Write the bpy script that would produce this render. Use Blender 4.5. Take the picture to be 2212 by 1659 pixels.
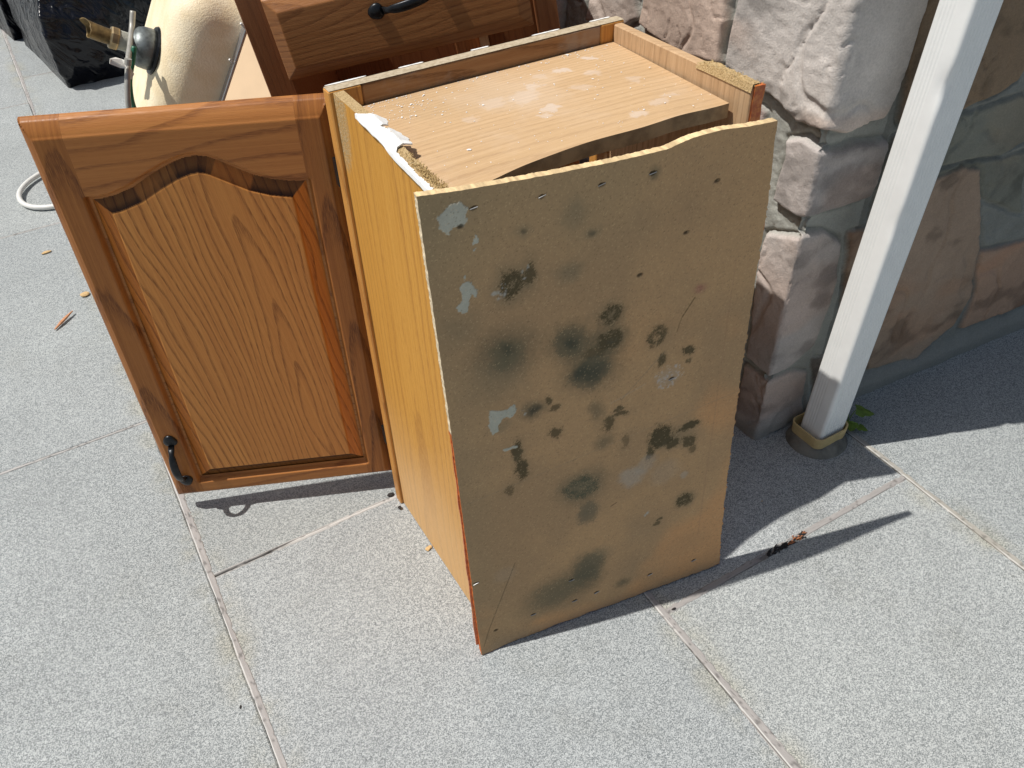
import bpy, math, random
import numpy as np
from mathutils import Matrix, Vector

# ------------------------------------------------------------------ scene, camera, light
for o in list(bpy.data.objects): bpy.data.objects.remove(o)
scn = bpy.context.scene
COL = scn.collection
random.seed(7)
RNG = np.random.RandomState(11)

CAM = np.array([-0.31644, -0.69490, 1.16459])
CR = np.array([0.8568996, -0.51468379, -0.02869961])
CU = np.array([0.3590138, 0.55591887, 0.74970881])
CF = np.array([0.36990832, 0.65272874, -0.66114524])
cam = bpy.data.cameras.new('camera')
camo = bpy.data.objects.new('camera', cam); COL.objects.link(camo)
camo.matrix_world = Matrix(((CR[0], CU[0], -CF[0], CAM[0]), (CR[1], CU[1], -CF[1], CAM[1]), (CR[2], CU[2], -CF[2], CAM[2]), (0, 0, 0, 1)))
cam.sensor_width = 36; cam.lens = 1815.8 / 2212 * 36
cam.clip_start = .02; cam.clip_end = 400
scn.camera = camo

SUN = np.array([0.3692, -0.1409, -0.762]); SUN /= np.linalg.norm(SUN)
EL = math.asin(-SUN[2])
world = bpy.data.worlds.new('World'); scn.world = world; world.use_nodes = True
wn = world.node_tree
sky = wn.nodes.new('ShaderNodeTexSky'); sky.sky_type = 'NISHITA'; sky.sun_disc = False
sky.sun_elevation = EL; sky.sun_rotation = math.atan2(-SUN[0], -SUN[1])
sky.air_density = 1.0; sky.dust_density = 2.0
bg = wn.nodes['Background']; tint = wn.nodes.new('ShaderNodeMix'); tint.data_type = 'RGBA'; tint.blend_type = 'MULTIPLY'; tint.inputs[0].default_value = 1; tint.inputs[7].default_value = (1, .99, .925, 1)
wn.links.new(sky.outputs[0], tint.inputs[6]); wn.links.new(tint.outputs[2], bg.inputs[0]); bg.inputs[1].default_value = 0.08
sl = bpy.data.lights.new('sun', 'SUN'); sl.energy = 4.3; sl.angle = math.radians(.5); sl.color = (1, .965, .91)
so = bpy.data.objects.new('sun', sl); COL.objects.link(so)
so.rotation_euler = Vector(SUN).to_track_quat('-Z', 'Y').to_euler(); so.location = (-3, 1.5, 6)
scn.view_settings.view_transform = 'Standard'; scn.view_settings.look = 'None'
scn.view_settings.exposure = 0.0; scn.view_settings.gamma = 1.0

# ------------------------------------------------------------------ numpy noise
_TAB = np.random.RandomState(3).rand(512, 512)
def vn(x, y, s=0):
    x = np.asarray(x, float) + s * 17.31; y = np.asarray(y, float) + s * 9.77
    xi = np.floor(x).astype(int); yi = np.floor(y).astype(int); fx = x - xi; fy = y - yi
    fx = fx * fx * (3 - 2 * fx); fy = fy * fy * (3 - 2 * fy)
    a = _TAB[xi % 512, yi % 512]; b = _TAB[(xi + 1) % 512, yi % 512]; c = _TAB[xi % 512, (yi + 1) % 512]; d = _TAB[(xi + 1) % 512, (yi + 1) % 512]
    return (a * (1 - fx) + b * fx) * (1 - fy) + (c * (1 - fx) + d * fx) * fy
def fbm(x, y, s=0, o=4):
    t = 0; a = .5; n = 0
    for i in range(o): t = t + a * vn(x * 2 ** i, y * 2 ** i, s + i * 3); n += a; a *= .5
    return t / n
def sstep(a, b, x):
    t = np.clip((x - a) / (b - a), 0, 1); return t * t * (3 - 2 * t)
def sdpoly(X, Y, poly):
    """signed distance, positive inside"""
    P = np.array(poly, float); d = np.full(X.shape, 1e9); ins = np.zeros(X.shape, bool); n = len(P)
    for i in range(n):
        ax, ay = P[i]; bx, by = P[(i + 1) % n]
        ex, ey = bx - ax, by - ay; wx, wy = X - ax, Y - ay
        t = np.clip((wx * ex + wy * ey) / (ex * ex + ey * ey + 1e-12), 0, 1)
        d = np.minimum(d, np.hypot(wx - ex * t, wy - ey * t))
        c = ((ay <= Y) != (by <= Y)) & (X < (bx - ax) * (Y - ay) / ((by - ay) if by != ay else 1e-9) + ax)
        ins ^= c
    return np.where(ins, d, -d)

# ------------------------------------------------------------------ node helper
class NT:
    def __init__(s, name, rough=.6, spec=.5, metal=0.):
        s.m = bpy.data.materials.new(name); s.m.use_nodes = True; s.t = s.m.node_tree
        s.b = s.t.nodes['Principled BSDF']; s.b.inputs['Roughness'].default_value = rough
        s.b.inputs['Specular IOR Level'].default_value = spec; s.b.inputs['Metallic'].default_value = metal
    def put(s, sock, v):
        if isinstance(v, bpy.types.NodeSocket): s.t.links.new(v, sock)
        elif isinstance(v, (tuple, list)) and len(v) == 3 and sock.type == 'RGBA': sock.default_value = (*v, 1)
        else: sock.default_value = v
    def n(s, ty, ins={}, **pr):
        nd = s.t.nodes.new('ShaderNode' + ty)
        for k, v in pr.items(): setattr(nd, k, v)
        for k, v in ins.items(): s.put(nd.inputs[k], v)
        return nd
    def math(s, op, a, b=0., c=0., clamp=False):
        nd = s.n('Math', {0: a, 1: b, 2: c}, operation=op); nd.use_clamp = clamp; return nd.outputs[0]
    def vec(s, op, a, b=(0, 0, 0)): return s.n('VectorMath', {0: a, 1: b}, operation=op).outputs[0]
    def xyz(s, v): nd = s.n('SeparateXYZ', {0: v}); return nd.outputs
    def comb(s, x, y, z): return s.n('CombineXYZ', {0: x, 1: y, 2: z}).outputs[0]
    def noise(s, v, sc=5., det=3., rough=.5, dist=0.): return s.n('TexNoise', {'Vector': v, 'Scale': sc, 'Detail': det, 'Roughness': rough, 'Distortion': dist}).outputs[0]
    def ramp(s, f, a, b, interp='SMOOTHSTEP'):
        nd = s.n('MapRange', {0: f, 1: a, 2: b}, interpolation_type=interp); return nd.outputs[0]
    def mix(s, f, a, b, mode='MIX'):
        nd = s.t.nodes.new('ShaderNodeMix'); nd.data_type = 'RGBA'; nd.blend_type = mode
        s.put(nd.inputs[0], f); s.put(nd.inputs[6], a); s.put(nd.inputs[7], b); return nd.outputs[2]
    def attr(s, name): return s.n('Attribute', attribute_name=name)
    def obj(s): return s.n('TexCoord').outputs['Object']
    def col(s, v): s.put(s.b.inputs['Base Color'], v)
    def rough(s, v): s.put(s.b.inputs['Roughness'], v)
    def bump(s, h, st=.3, d=.001):
        nd = s.n('Bump', {'Strength': st, 'Distance': d, 'Height': h}); s.t.links.new(nd.outputs[0], s.b.inputs['Normal'])

def oak(name, light, mid, dark, spacing=.006, tilt=.06, depth=.02, streak=.35, lines=.8, rough=.42, seedv=0., wob=1., bump=.25, dirt=0., spec=.3, usecol=False, thin=.55, cx=0., shear=0.):
    k = NT(name, rough, spec)
    g = k.attr('grain').outputs['Vector']
    g = k.vec('ADD', g, (seedv, seedv * 1.7, 0))
    x, y, z = k.xyz(g)[:3]
    if shear: x = k.math('ADD', x, k.math('MULTIPLY', k.math('SUBTRACT', y, seedv * 1.7 + .3), shear))
    w1 = k.noise(k.comb(k.math('MULTIPLY', x, 7.), k.math('MULTIPLY', y, 2.2), seedv), 1., 2.)
    w2 = k.noise(k.comb(k.math('MULTIPLY', x, 30.), k.math('MULTIPLY', y, 5.), seedv + 4), 1., 3.)
    xx = k.math('ADD', k.math('SUBTRACT', x, seedv), k.math('MULTIPLY', k.math('SUBTRACT', w1, .5), .06 * wob))
    yy = k.math('SUBTRACT', y, seedv * 1.7)
    dz = k.math('ADD', k.math('MULTIPLY', yy, tilt), k.math('ADD', k.math('MULTIPLY', k.math('SUBTRACT', w2, .5), .0035 * wob), depth))
    r = k.math('SQRT', k.math('ADD', k.math('MULTIPLY', xx, xx), k.math('MULTIPLY', dz, dz)))
    r = k.math('ADD', r, k.math('MULTIPLY', k.noise(k.comb(k.math('MULTIPLY', x, 160.), k.math('MULTIPLY', y, 22.), z), 1., 3.), .0013))
    t = k.math('FRACT', k.math('DIVIDE', r, spacing))
    up = k.ramp(t, thin, .93); dn = k.ramp(t, .94, 1.0); ln = k.math('MULTIPLY', up, k.math('SUBTRACT', 1., dn))
    pores = k.noise(k.comb(k.math('MULTIPLY', x, 1300.), k.math('MULTIPLY', y, 60.), z), 1., 2.)
    pm = k.ramp(pores, .38, .62)
    ln2 = k.math('MULTIPLY', ln, k.math('ADD', .35, k.math('MULTIPLY', pm, .75)), clamp=True)
    st = k.noise(k.comb(k.math('MULTIPLY', x, 240.), k.math('MULTIPLY', y, 3.5), z), 1., 4., .6)
    c = k.mix(k.ramp(st, .3, .7), light, mid)
    c = k.mix(k.math('MULTIPLY', ln2, lines), c, dark)
    fine = k.math('MULTIPLY', k.ramp(pores, .55, .75), streak); c = k.mix(fine, c, dark)
    big = k.noise(k.comb(k.math('MULTIPLY', x, 9.), k.math('MULTIPLY', y, 2.), 3.3), 1., 2.)
    c = k.mix(k.math('MULTIPLY', k.ramp(big, .35, .75), .35), c, mid)
    if dirt:
        gr = k.noise(k.obj(), 14., 5., .65); c = k.mix(k.math('MULTIPLY', k.ramp(gr, .5, .72), dirt), c, (.42, .40, .36))
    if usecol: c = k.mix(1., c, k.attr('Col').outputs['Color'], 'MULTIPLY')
    k.col(c)
    k.rough(k.math('ADD', rough, k.math('MULTIPLY', pm, .12)))
    k.bump(k.math('ADD', k.math('MULTIPLY', pm, .5), k.math('MULTIPLY', ln, -.5)), bump, .0006)
    return k.m

def attrmat(name, rough=.8, spec=.3, nscale=400., namp=.18, bump=.4, bd=.001, bscale=300., metal=0.):
    """colour comes from the mesh's own painted 'Col' attribute, with fine procedural variation"""
    k = NT(name, rough, spec, metal)
    c = k.attr('Col').outputs['Color']; o = k.obj()
    n1 = k.noise(o, nscale, 3., .6)
    f = k.math('ADD', 1. - namp, k.math('MULTIPLY', n1, 2 * namp))
    k.col(k.mix(1., c, k.comb(f, f, f), 'MULTIPLY'))
    k.bump(k.noise(o, bscale, 5., .65), bump, bd)
    return k.m

def plain(name, c, rough=.5, metal=0., var=.15, sc=60., bump=.0, spec=.5, c2=None, bsc=200., bd=.001):
    k = NT(name, rough, spec, metal); o = k.obj(); n1 = k.noise(o, sc, 5., .6)
    c2 = c2 or tuple(v * (1 - var * 2) for v in c)
    k.col(k.mix(k.ramp(n1, .35, .7), c, c2))
    if bump: k.bump(k.noise(o, bsc, 4., .6), bump, bd)
    return k.m

# ------------------------------------------------------------------ objects
MW = {}
def thing(name, label, cat, M=None, group=None, kind=None):
    o = bpy.data.objects.new(name, None); COL.objects.link(o); o.empty_display_size = .05
    M = M if M is not None else np.eye(4)
    o.matrix_world = Matrix(M.tolist()); MW[o.name] = M
    tag(o, label, cat, group, kind); return o
def tag(o, label=None, cat=None, group=None, kind=None):
    if label: o['label'] = label
    if cat: o['category'] = cat
    if group: o['group'] = group
    if kind: o['kind'] = kind
    return o
def T(x, y, z): M = np.eye(4); M[:3, 3] = (x, y, z); return M
def frame(o, ex, ey, ez):
    M = np.eye(4); M[:3, 0] = ex; M[:3, 1] = ey; M[:3, 2] = ez; M[:3, 3] = o; return M
def xf(M, V): V = np.asarray(V, float); return V @ M[:3, :3].T + M[:3, 3]

def link(name, V, F, mat, parent=None, grain=None, colr=None, smooth=False, mats=None, fmat=None, origin=None):
    """V in world space; stored relative to the parent's frame (or to its own origin)"""
    V = np.asarray(V, float)
    if parent is not None: M = MW[parent.name]
    else:
        if origin is None: origin = (V[:, 0].mean(), V[:, 1].mean(), V[:, 2].min())
        M = T(*origin)
    Mi = np.linalg.inv(M); L = xf(Mi, V)
    me = bpy.data.meshes.new(name)
    if isinstance(F, np.ndarray):
        nf, k = F.shape; me.vertices.add(len(L)); me.vertices.foreach_set('co', L.ravel())
        me.loops.add(nf * k); me.loops.foreach_set('vertex_index', F.ravel().astype(np.int32))
        me.polygons.add(nf); me.polygons.foreach_set('loop_start', (np.arange(nf) * k).astype(np.int32))
        me.update(calc_edges=True); me.validate()
    else:
        me.from_pydata(L.tolist(), [], [list(map(int, f)) for f in F]); me.update()
    if grain is not None:
        a = me.attributes.new('grain', 'FLOAT_VECTOR', 'POINT'); a.data.foreach_set('vector', np.asarray(grain, float).ravel())
    if colr is not None:
        a = me.attributes.new('Col', 'FLOAT_COLOR', 'POINT'); c = np.ones((len(L), 4)); c[:, :3] = colr; a.data.foreach_set('color', c.ravel())
    if smooth: me.polygons.foreach_set('use_smooth', np.ones(len(me.polygons), bool))
    for m in (mats or [mat]): me.materials.append(m)
    if fmat is not None: me.polygons.foreach_set('material_index', np.asarray(fmat, np.int32))
    o = bpy.data.objects.new(name, me); COL.objects.link(o); MW[o.name] = M
    if parent is not None:
        o.parent = parent
        if parent.type == 'MESH' or parent.type == 'EMPTY': pass
    else: o.matrix_world = Matrix(M.tolist())
    return o

def bbox_board(x0, x1, y0, y1, z0, z1, bv=.0012, seg=0):
    """bevelled box vertices/faces, in local space"""
    b = min(bv, (x1 - x0) * .3, (y1 - y0) * .3, (z1 - z0) * .3)
    V = []; idx = {}
    for i, (X, sx) in enumerate(((x0, 1), (x1, -1))):
        for j, (Y, sy) in enumerate(((y0, 1), (y1, -1))):
            for k, (Z, sz) in enumerate(((z0, 1), (z1, -1))):
                for a in range(3):
                    p = [X + sx * b, Y + sy * b, Z + sz * b]; p[a] = (X, Y, Z)[a]
                    idx[(i, j, k, a)] = len(V); V.append(p)
    F = []
    for a in range(3):
        o = [q for q in range(3) if q != a]
        for s in (0, 1):
            q = []
            for (u, v) in ((0, 0), (1, 0), (1, 1), (0, 1)):
                c = [0, 0, 0]; c[a] = s; c[o[0]] = u; c[o[1]] = v; q.append(idx[(*c, a)])
            F.append(q)
        for u in (0, 1):
            for v in (0, 1):
                def I(e, ax):
                    c = [0, 0, 0]; c[a] = e; c[o[0]] = u; c[o[1]] = v; return idx[(*c, ax)]
                F.append([I(0, o[0]), I(1, o[0]), I(1, o[1]), I(0, o[1])])
    for i in (0, 1):
        for j in (0, 1):
            for k in (0, 1): F.append([idx[(i, j, k, 0)], idx[(i, j, k, 1)], idx[(i, j, k, 2)]])
    V = np.array(V); c0 = V.mean(0)
    for f in F:
        P = V[f]; n = np.cross(P[1] - P[0], P[2] - P[0])
        if n @ (P.mean(0) - c0) < 0: f.reverse()
    return V, F

class MB:
    """collects boards into one mesh with a grain attribute"""
    def __init__(s, M=None): s.V = []; s.F = []; s.G = []; s.n = 0; s.M = M if M is not None else np.eye(4)
    def board(s, x0, x1, y0, y1, z0, z1, along=2, face=1, off=None, bv=.0012, M=None):
        V, F = bbox_board(x0, x1, y0, y1, z0, z1, bv)
        ac = 3 - along - face if along != face else (along + 1) % 3
        off = off if off is not None else (random.uniform(-.05, .05), random.uniform(-3, 3), 0)
        c = V.mean(0); G = np.zeros_like(V)
        G[:, 0] = V[:, ac] - c[ac] + (V[:, face] - c[face]) * .9 + off[0]; G[:, 1] = V[:, along] - c[along] + off[1]; G[:, 2] = V[:, face] + off[2]
        s.add(xf(M, V) if M is not None else V, F, G)
    def add(s, V, F, G=None):
        s.V.append(np.asarray(V, float)); s.G.append(np.asarray(G, float) if G is not None else np.asarray(V, float)); s.F += [[i + s.n for i in f] for f in F]; s.n += len(V)
    def build(s, name, mat, parent=None, **kw):
        return link(name, xf(s.M, np.vstack(s.V)), s.F, mat, parent, grain=np.vstack(s.G), **kw)

def gridfaces(nu, nv, flip=False):
    i, j = np.meshgrid(np.arange(nu - 1), np.arange(nv - 1), indexing='ij')
    a = (i * nv + j).ravel(); b = ((i + 1) * nv + j).ravel(); c = ((i + 1) * nv + j + 1).ravel(); d = (i * nv + j + 1).ravel()
    return np.stack([a, d, c, b] if flip else [a, b, c, d], 1)

def tube(P, R, n=12, cap=True, flat=None):
    P = np.asarray(P, float); m = len(P); R = np.full(m, R) if np.isscalar(R) else np.asarray(R, float)
    V = []; up = np.array([0, 0, 1.])
    Tn = np.gradient(P, axis=0); Tn /= np.linalg.norm(Tn, axis=1)[:, None] + 1e-12
    nrm = np.cross(Tn[0], up); nrm = nrm if np.linalg.norm(nrm) > .1 else np.cross(Tn[0], [1, 0, 0]); nrm /= np.linalg.norm(nrm)
    for i in range(m):
        nrm = nrm - Tn[i] * (nrm @ Tn[i]); nrm /= np.linalg.norm(nrm); bi = np.cross(Tn[i], nrm)
        for k in range(n):
            a = 2 * math.pi * k / n; V.append(P[i] + (nrm * math.cos(a) + bi * math.sin(a)) * R[i])
    F = [[i * n + k, i * n + (k + 1) % n, (i + 1) * n + (k + 1) % n, (i + 1) * n + k] for i in range(m - 1) for k in range(n)]
    if cap: F += [list(range(n - 1, -1, -1)), [(m - 1) * n + k for k in range(n)]]
    return np.array(V), F
def lathe(prof, M, n=28, cap=True):
    """prof: list of (radius, height) round local z"""
    V = []
    for r, h in prof:
        for k in range(n): a = 2 * math.pi * k / n; V.append((r * math.cos(a), r * math.sin(a), h))
    m = len(prof)
    F = [[i * n + k, i * n + (k + 1) % n, (i + 1) * n + (k + 1) % n, (i + 1) * n + k] for i in range(m - 1) for k in range(n)]
    if cap: F += [list(range(n - 1, -1, -1)), [(m - 1) * n + k for k in range(n)]]
    return xf(M, V), F
def join(L):
    V = []; F = []; n = 0
    for v, f in L: V.append(np.asarray(v)); F += [[int(i) + n for i in q] for q in f]; n += len(v)
    return np.vstack(V), F
def heap(r, c, seed=0, sub=2, sq=(1, 1, 1), amp=.3):
    """small lumpy stone / crumb"""
    import bmesh
    bm = bmesh.new(); bmesh.ops.create_icosphere(bm, subdivisions=sub, radius=1.)
    V = np.array([v.co[:] for v in bm.verts]); F = [[v.index for v in f.verts] for f in bm.faces]; bm.free()
    nz = fbm(V[:, 0] * 1.7 + seed * 3.1, V[:, 1] * 1.7 + V[:, 2] * 1.3, seed, 3)
    V = V * (1 - amp + 2 * amp * nz)[:, None] * r * np.array(sq) + np.array(c); return V, F

# ------------------------------------------------------------------ materials
M_granite = NT('granite_paving', .62, .35)
def _granite():
    k = M_granite; o = k.obj(); x, y, z = k.xyz(o)[:3]
    tilev = k.attr('Col').outputs['Color']
    v1 = k.n('TexVoronoi', {'Vector': o, 'Scale': 720.}); vc = k.xyz(v1.outputs['Color'])[0]
    n1 = k.noise(o, 590., 3., .7); n2 = k.noise(o, 1200., 2., .7); n3 = k.noise(o, 3.2, 6., .68); n4 = k.noise(o, 150., 3., .6)
    s = k.math('ADD', k.math('MULTIPLY', n1, .9), k.math('ADD', k.math('MULTIPLY', vc, .32), k.math('MULTIPLY', n2, .35)))
    s = k.math('ADD', s, k.math('MULTIPLY', k.math('SUBTRACT', n4, .5), .25))
    c = k.mix(k.ramp(s, .57, 1.03), (.170, .188, .192), (.59, .615, .605))
    c = k.mix(k.math('MULTIPLY', k.ramp(n2, .64, .74), .55), c, (.80, .82, .81))
    c = k.mix(k.math('MULTIPLY', k.ramp(k.noise(o, 330., 2.), .66, .72), .6), c, (.06, .065, .07))
    sh = k.math('ADD', .74, k.math('MULTIPLY', n3, .40)); c = k.mix(1., c, k.comb(sh, sh, k.math('MULTIPLY', sh, 1.0)), 'MULTIPLY')
    c = k.mix(1., c, tilev, 'MULTIPLY')
    # yellowish seepage next to the long joints
    d = 1.
    for jx in (-.3503, .2534, .8103): d = k.math('MINIMUM', d, k.math('ABSOLUTE', k.math('SUBTRACT', x, jx)))
    st = k.math('MULTIPLY', k.ramp(d, .05, .0), k.ramp(k.noise(o, 9., 4., .6), .42, .62)); c = k.mix(k.math('MULTIPLY', st, .6), c, k.mix(1., c, (1.02, .93, .74), 'MULTIPLY'))
    dk = k.math('MULTIPLY', k.ramp(k.noise(o, 2.3, 6., .72), .54, .70), .42); c = k.mix(dk, c, k.mix(1., c, (.8, .78, .74), 'MULTIPLY'))
    scf = k.noise(k.vec('MULTIPLY', o, (1., 1.6, 1.)), 11., 6., .75); c = k.mix(k.math('MULTIPLY', k.ramp(scf, .60, .70), .16), c, (.62, .63, .61)); k.col(c); k.bump(n1, .35, .0008)
_granite()
M_granite = M_granite.m
M_mortar = attrmat('joint_mortar', .85, .2, 500., .12, .5, .001, 500.)
M_bed = plain('mortar_bed', (.30, .28, .26), .9)
M_stone = attrmat('cast_stone', .8, .25, 330., .30, .75, .0018, 380.)
M_core = plain('render_core', (.40, .41, .38), .9, bump=.4)
M_oakdoor = oak('stained_oak_frame', (.42, .165, .040), (.30, .108, .026), (.10, .030, .009), .0090, .045, .028, .30, .85, .38, 1.3, spec=.25)
M_oakrail = oak('stained_oak_rail', (.48, .200, .056), (.39, .150, .040), (.16, .052, .016), .0130, .05, .020, .24, .8, .38, 4.1, wob=1.8, spec=.25, thin=.66)
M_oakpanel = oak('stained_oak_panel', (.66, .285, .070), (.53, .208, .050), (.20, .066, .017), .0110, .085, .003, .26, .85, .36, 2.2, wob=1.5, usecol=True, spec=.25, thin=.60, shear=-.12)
M_oakside = oak('honey_oak_veneer', (.64, .330, .068), (.55, .265, .048), (.32, .135, .030), .0042, .004, .30, .50, .60, .45, .7, wob=.7)
M_oakframe = oak('honey_oak_stile', (.66, .330, .085), (.52, .230, .055), (.24, .090, .025), .006, .03, .05, .3, .6, .38, 3.2)
M_oaktop = oak('pale_oak_veneer', (.59, .405, .230), (.52, .345, .185), (.33, .200, .105), .005, .01, .25, .42, .45, .6, 5.1, wob=.7, spec=.3)
M_oakin = oak('inner_oak_veneer', (.58, .395, .230), (.48, .310, .170), (.26, .150, .075), .006, .02, .1, .5, .5, .55, 6.1, wob=.7, spec=.3)
M_oakold = oak('dusty_oak_rail', (.38, .210, .095), (.30, .150, .062), (.13, .055, .022), .010, .05, .02, .3, .8, .6, 7.3, dirt=.35)
M_dustedge = plain('dusty_board_edge', (.50, .42, .30), .85, var=.2, sc=180., bump=.6, c2=(.36, .29, .19))
M_rawfibre = plain('raw_fibreboard', (.62, .45, .23), .9, var=.2, sc=420., bump=1., c2=(.42, .28, .12), bsc=500., bd=.003)
M_caulk = plain('white_caulk', (.86, .86, .84), .6, var=.03, bump=.3, bsc=90.)
M_board = attrmat('mouldy_fibreboard', .78, .25, 700., .16, .35, .0007, 500.)
M_redstain = plain('red_stain_edge', (.50, .10, .02), .35, var=.3, sc=160., bump=.5, c2=(.70, .24, .05))
M_iron = plain('dark_bronze_metal', (.028, .030, .033), .34, .75, var=.15, sc=120., bump=.15)
M_steel = plain('staple_steel', (.55, .54, .52), .4, .8)
M_dark = plain('damp_hole', (.03, .024, .016), .95)
M_dbase = oak('brown_oak_drawer', (.40, .175, .060), (.30, .120, .038), (.14, .048, .015), .0070, .06, .02, .25, .65, .34, 8.4)
M_dframe = oak('brown_oak_stile', (.30, .120, .045), (.24, .090, .032), (.12, .040, .014), .006, .03, .04, .25, .6, .4, 9.4)
M_lightwood = oak('raw_pine', (.66, .43, .24), (.60, .36, .18), (.45, .24, .10), .006, .03, .05, .2, .4, .6, 2.9)
M_tanboard = plain('tan_particle_board', (.74, .545, .345), .7, var=.04, sc=9.)
M_white = plain('white_painted_metal', (.84, .85, .835), .32, 0., var=.02, sc=30.)
M_collar = plain('yellowed_plastic_collar', (.62, .47, .22), .5, var=.1, sc=40.)
M_mound = plain('dark_mortar', (.23, .215, .18), .85, var=.25, sc=30., bump=.7, bd=.003)
M_ceram = NT('cream_bowl_coating', .55, .4)
def _cer():
    k = M_ceram; o = k.obj(); n1 = k.noise(o, 30., 4.); c = k.mix(k.ramp(n1, .3, .7), (.90, .78, .56), (.84, .69, .45)); k.col(c)
    v = k.noise(o, 260., 3., .55, .6); k.bump(k.ramp(v, .38, .62), .28, .0012)
_cer(); M_ceram = M_ceram.m
M_ssteel = plain('brushed_steel', (.55, .55, .56), .33, .85, var=.08, sc=20.)
M_zinc = plain('grey_drain_metal', (.20, .225, .225), .45, .5, var=.25, sc=90., bump=.2)
M_brass = plain('tarnished_brass', (.25, .165, .06), .5, .45, var=.3, sc=60., bump=.3)
M_nut = plain('brass_nut', (.42, .32, .18), .38, .8, var=.2)
M_thread = plain('pale_plastic_thread', (.55, .54, .46), .45)
M_hosegrey = plain('grey_hose', (.42, .41, .37), .45, .3, var=.1)
M_green = plain('green_tube', (.02, .16, .09), .4)
M_paper = plain('white_tag_paper', (.80, .78, .72), .7, var=.05)
M_cable = plain('white_cable', (.74, .73, .69), .45, var=.04)
M_leaf = plain('weed_leaf', (.17, .27, .035), .5, var=.2)
M_chip = plain('wood_chip', (.62, .42, .20), .8, var=.15, sc=300.)
M_stick = plain('reddish_splinter', (.55, .26, .13), .7, var=.15, sc=200.)
M_char = plain('charred_debris', (.035, .03, .028), .9, var=.3, sc=300., bump=.8)
M_rust = plain('rusty_debris', (.45, .17, .07), .9, var=.3, sc=300., bump=.8)

# ------------------------------------------------------------------ ground
GA = -0.0106; GX = np.array([math.cos(GA), math.sin(GA), 0]); GY = np.array([-math.sin(GA), math.cos(GA), 0])
GM = frame((0, 0, 0), GX, GY, (0, 0, 1))
JX = [-1.55, -.95, -.3503, .2534, .8103, 1.40, 2.0]
S0 = .757 + .94; 
JY = {0: (.2, .93), 1: (.757, .95), 2: (.3046, .872), 3: (-.1478, .90), 4: (.45, .9), 5: (.0, .9)}
def ground():
    V, F = [], []
    s = 60.; v = [(-s, -s, -.012), (s, -s, -.012), (s, s, -.012), (-s, s, -.012)]
    o = link('ground', np.array(v, float), [[0, 1, 2, 3]], M_bed); tag(o, kind='structure')
    Vs, Fs, Cs, n = [], [], [], 0
    xs = list(np.arange(-6.35, -1.5, .6)) + JX + list(np.arange(2.6, 8, .6))
    rr = random.Random(5)
    for i in range(len(xs) - 1):
        a, b = xs[i], xs[i + 1]
        col = JX.index(a) if a in JX[:-1] else None
        if a == -1.55: y0, p = JY[0]
        elif a == -.95: y0, p = JY[1]
        elif a == -.3503: y0, p = JY[2]
        elif a == .2534: y0, p = JY[3]
        elif a == .8103: y0, p = JY[4]
        else: y0, p = rr.uniform(0, .9), .9
        ys = [y0 + p * k for k in range(-6, 13)]
        for j in range(len(ys) - 1):
            g = .0022
            q, f = bbox_board(a + g, b - g, ys[j] + g, ys[j + 1] - g, -.02, rr.uniform(-.0004, .0004), .0022)
            Vs.append(q); Fs += [[w + n for w in t] for t in f]; n += len(q)
            t = rr.uniform(.91, 1.02); Cs.append(np.tile([t * rr.uniform(.99, 1.01), t, t * rr.uniform(.99, 1.02)], (len(q), 1)))
    V = np.vstack(Vs)
    o = link('paving', xf(GM, V), Fs, M_granite, colr=np.vstack(Cs), origin=(0, 0, 0))
    # object coordinates must be in the paving frame
    me = o.data; me.vertices.foreach_set('co', V.ravel()); o.matrix_world = Matrix(GM.tolist()); me.update()
    tag(o, kind='structure')
ground()
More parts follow.
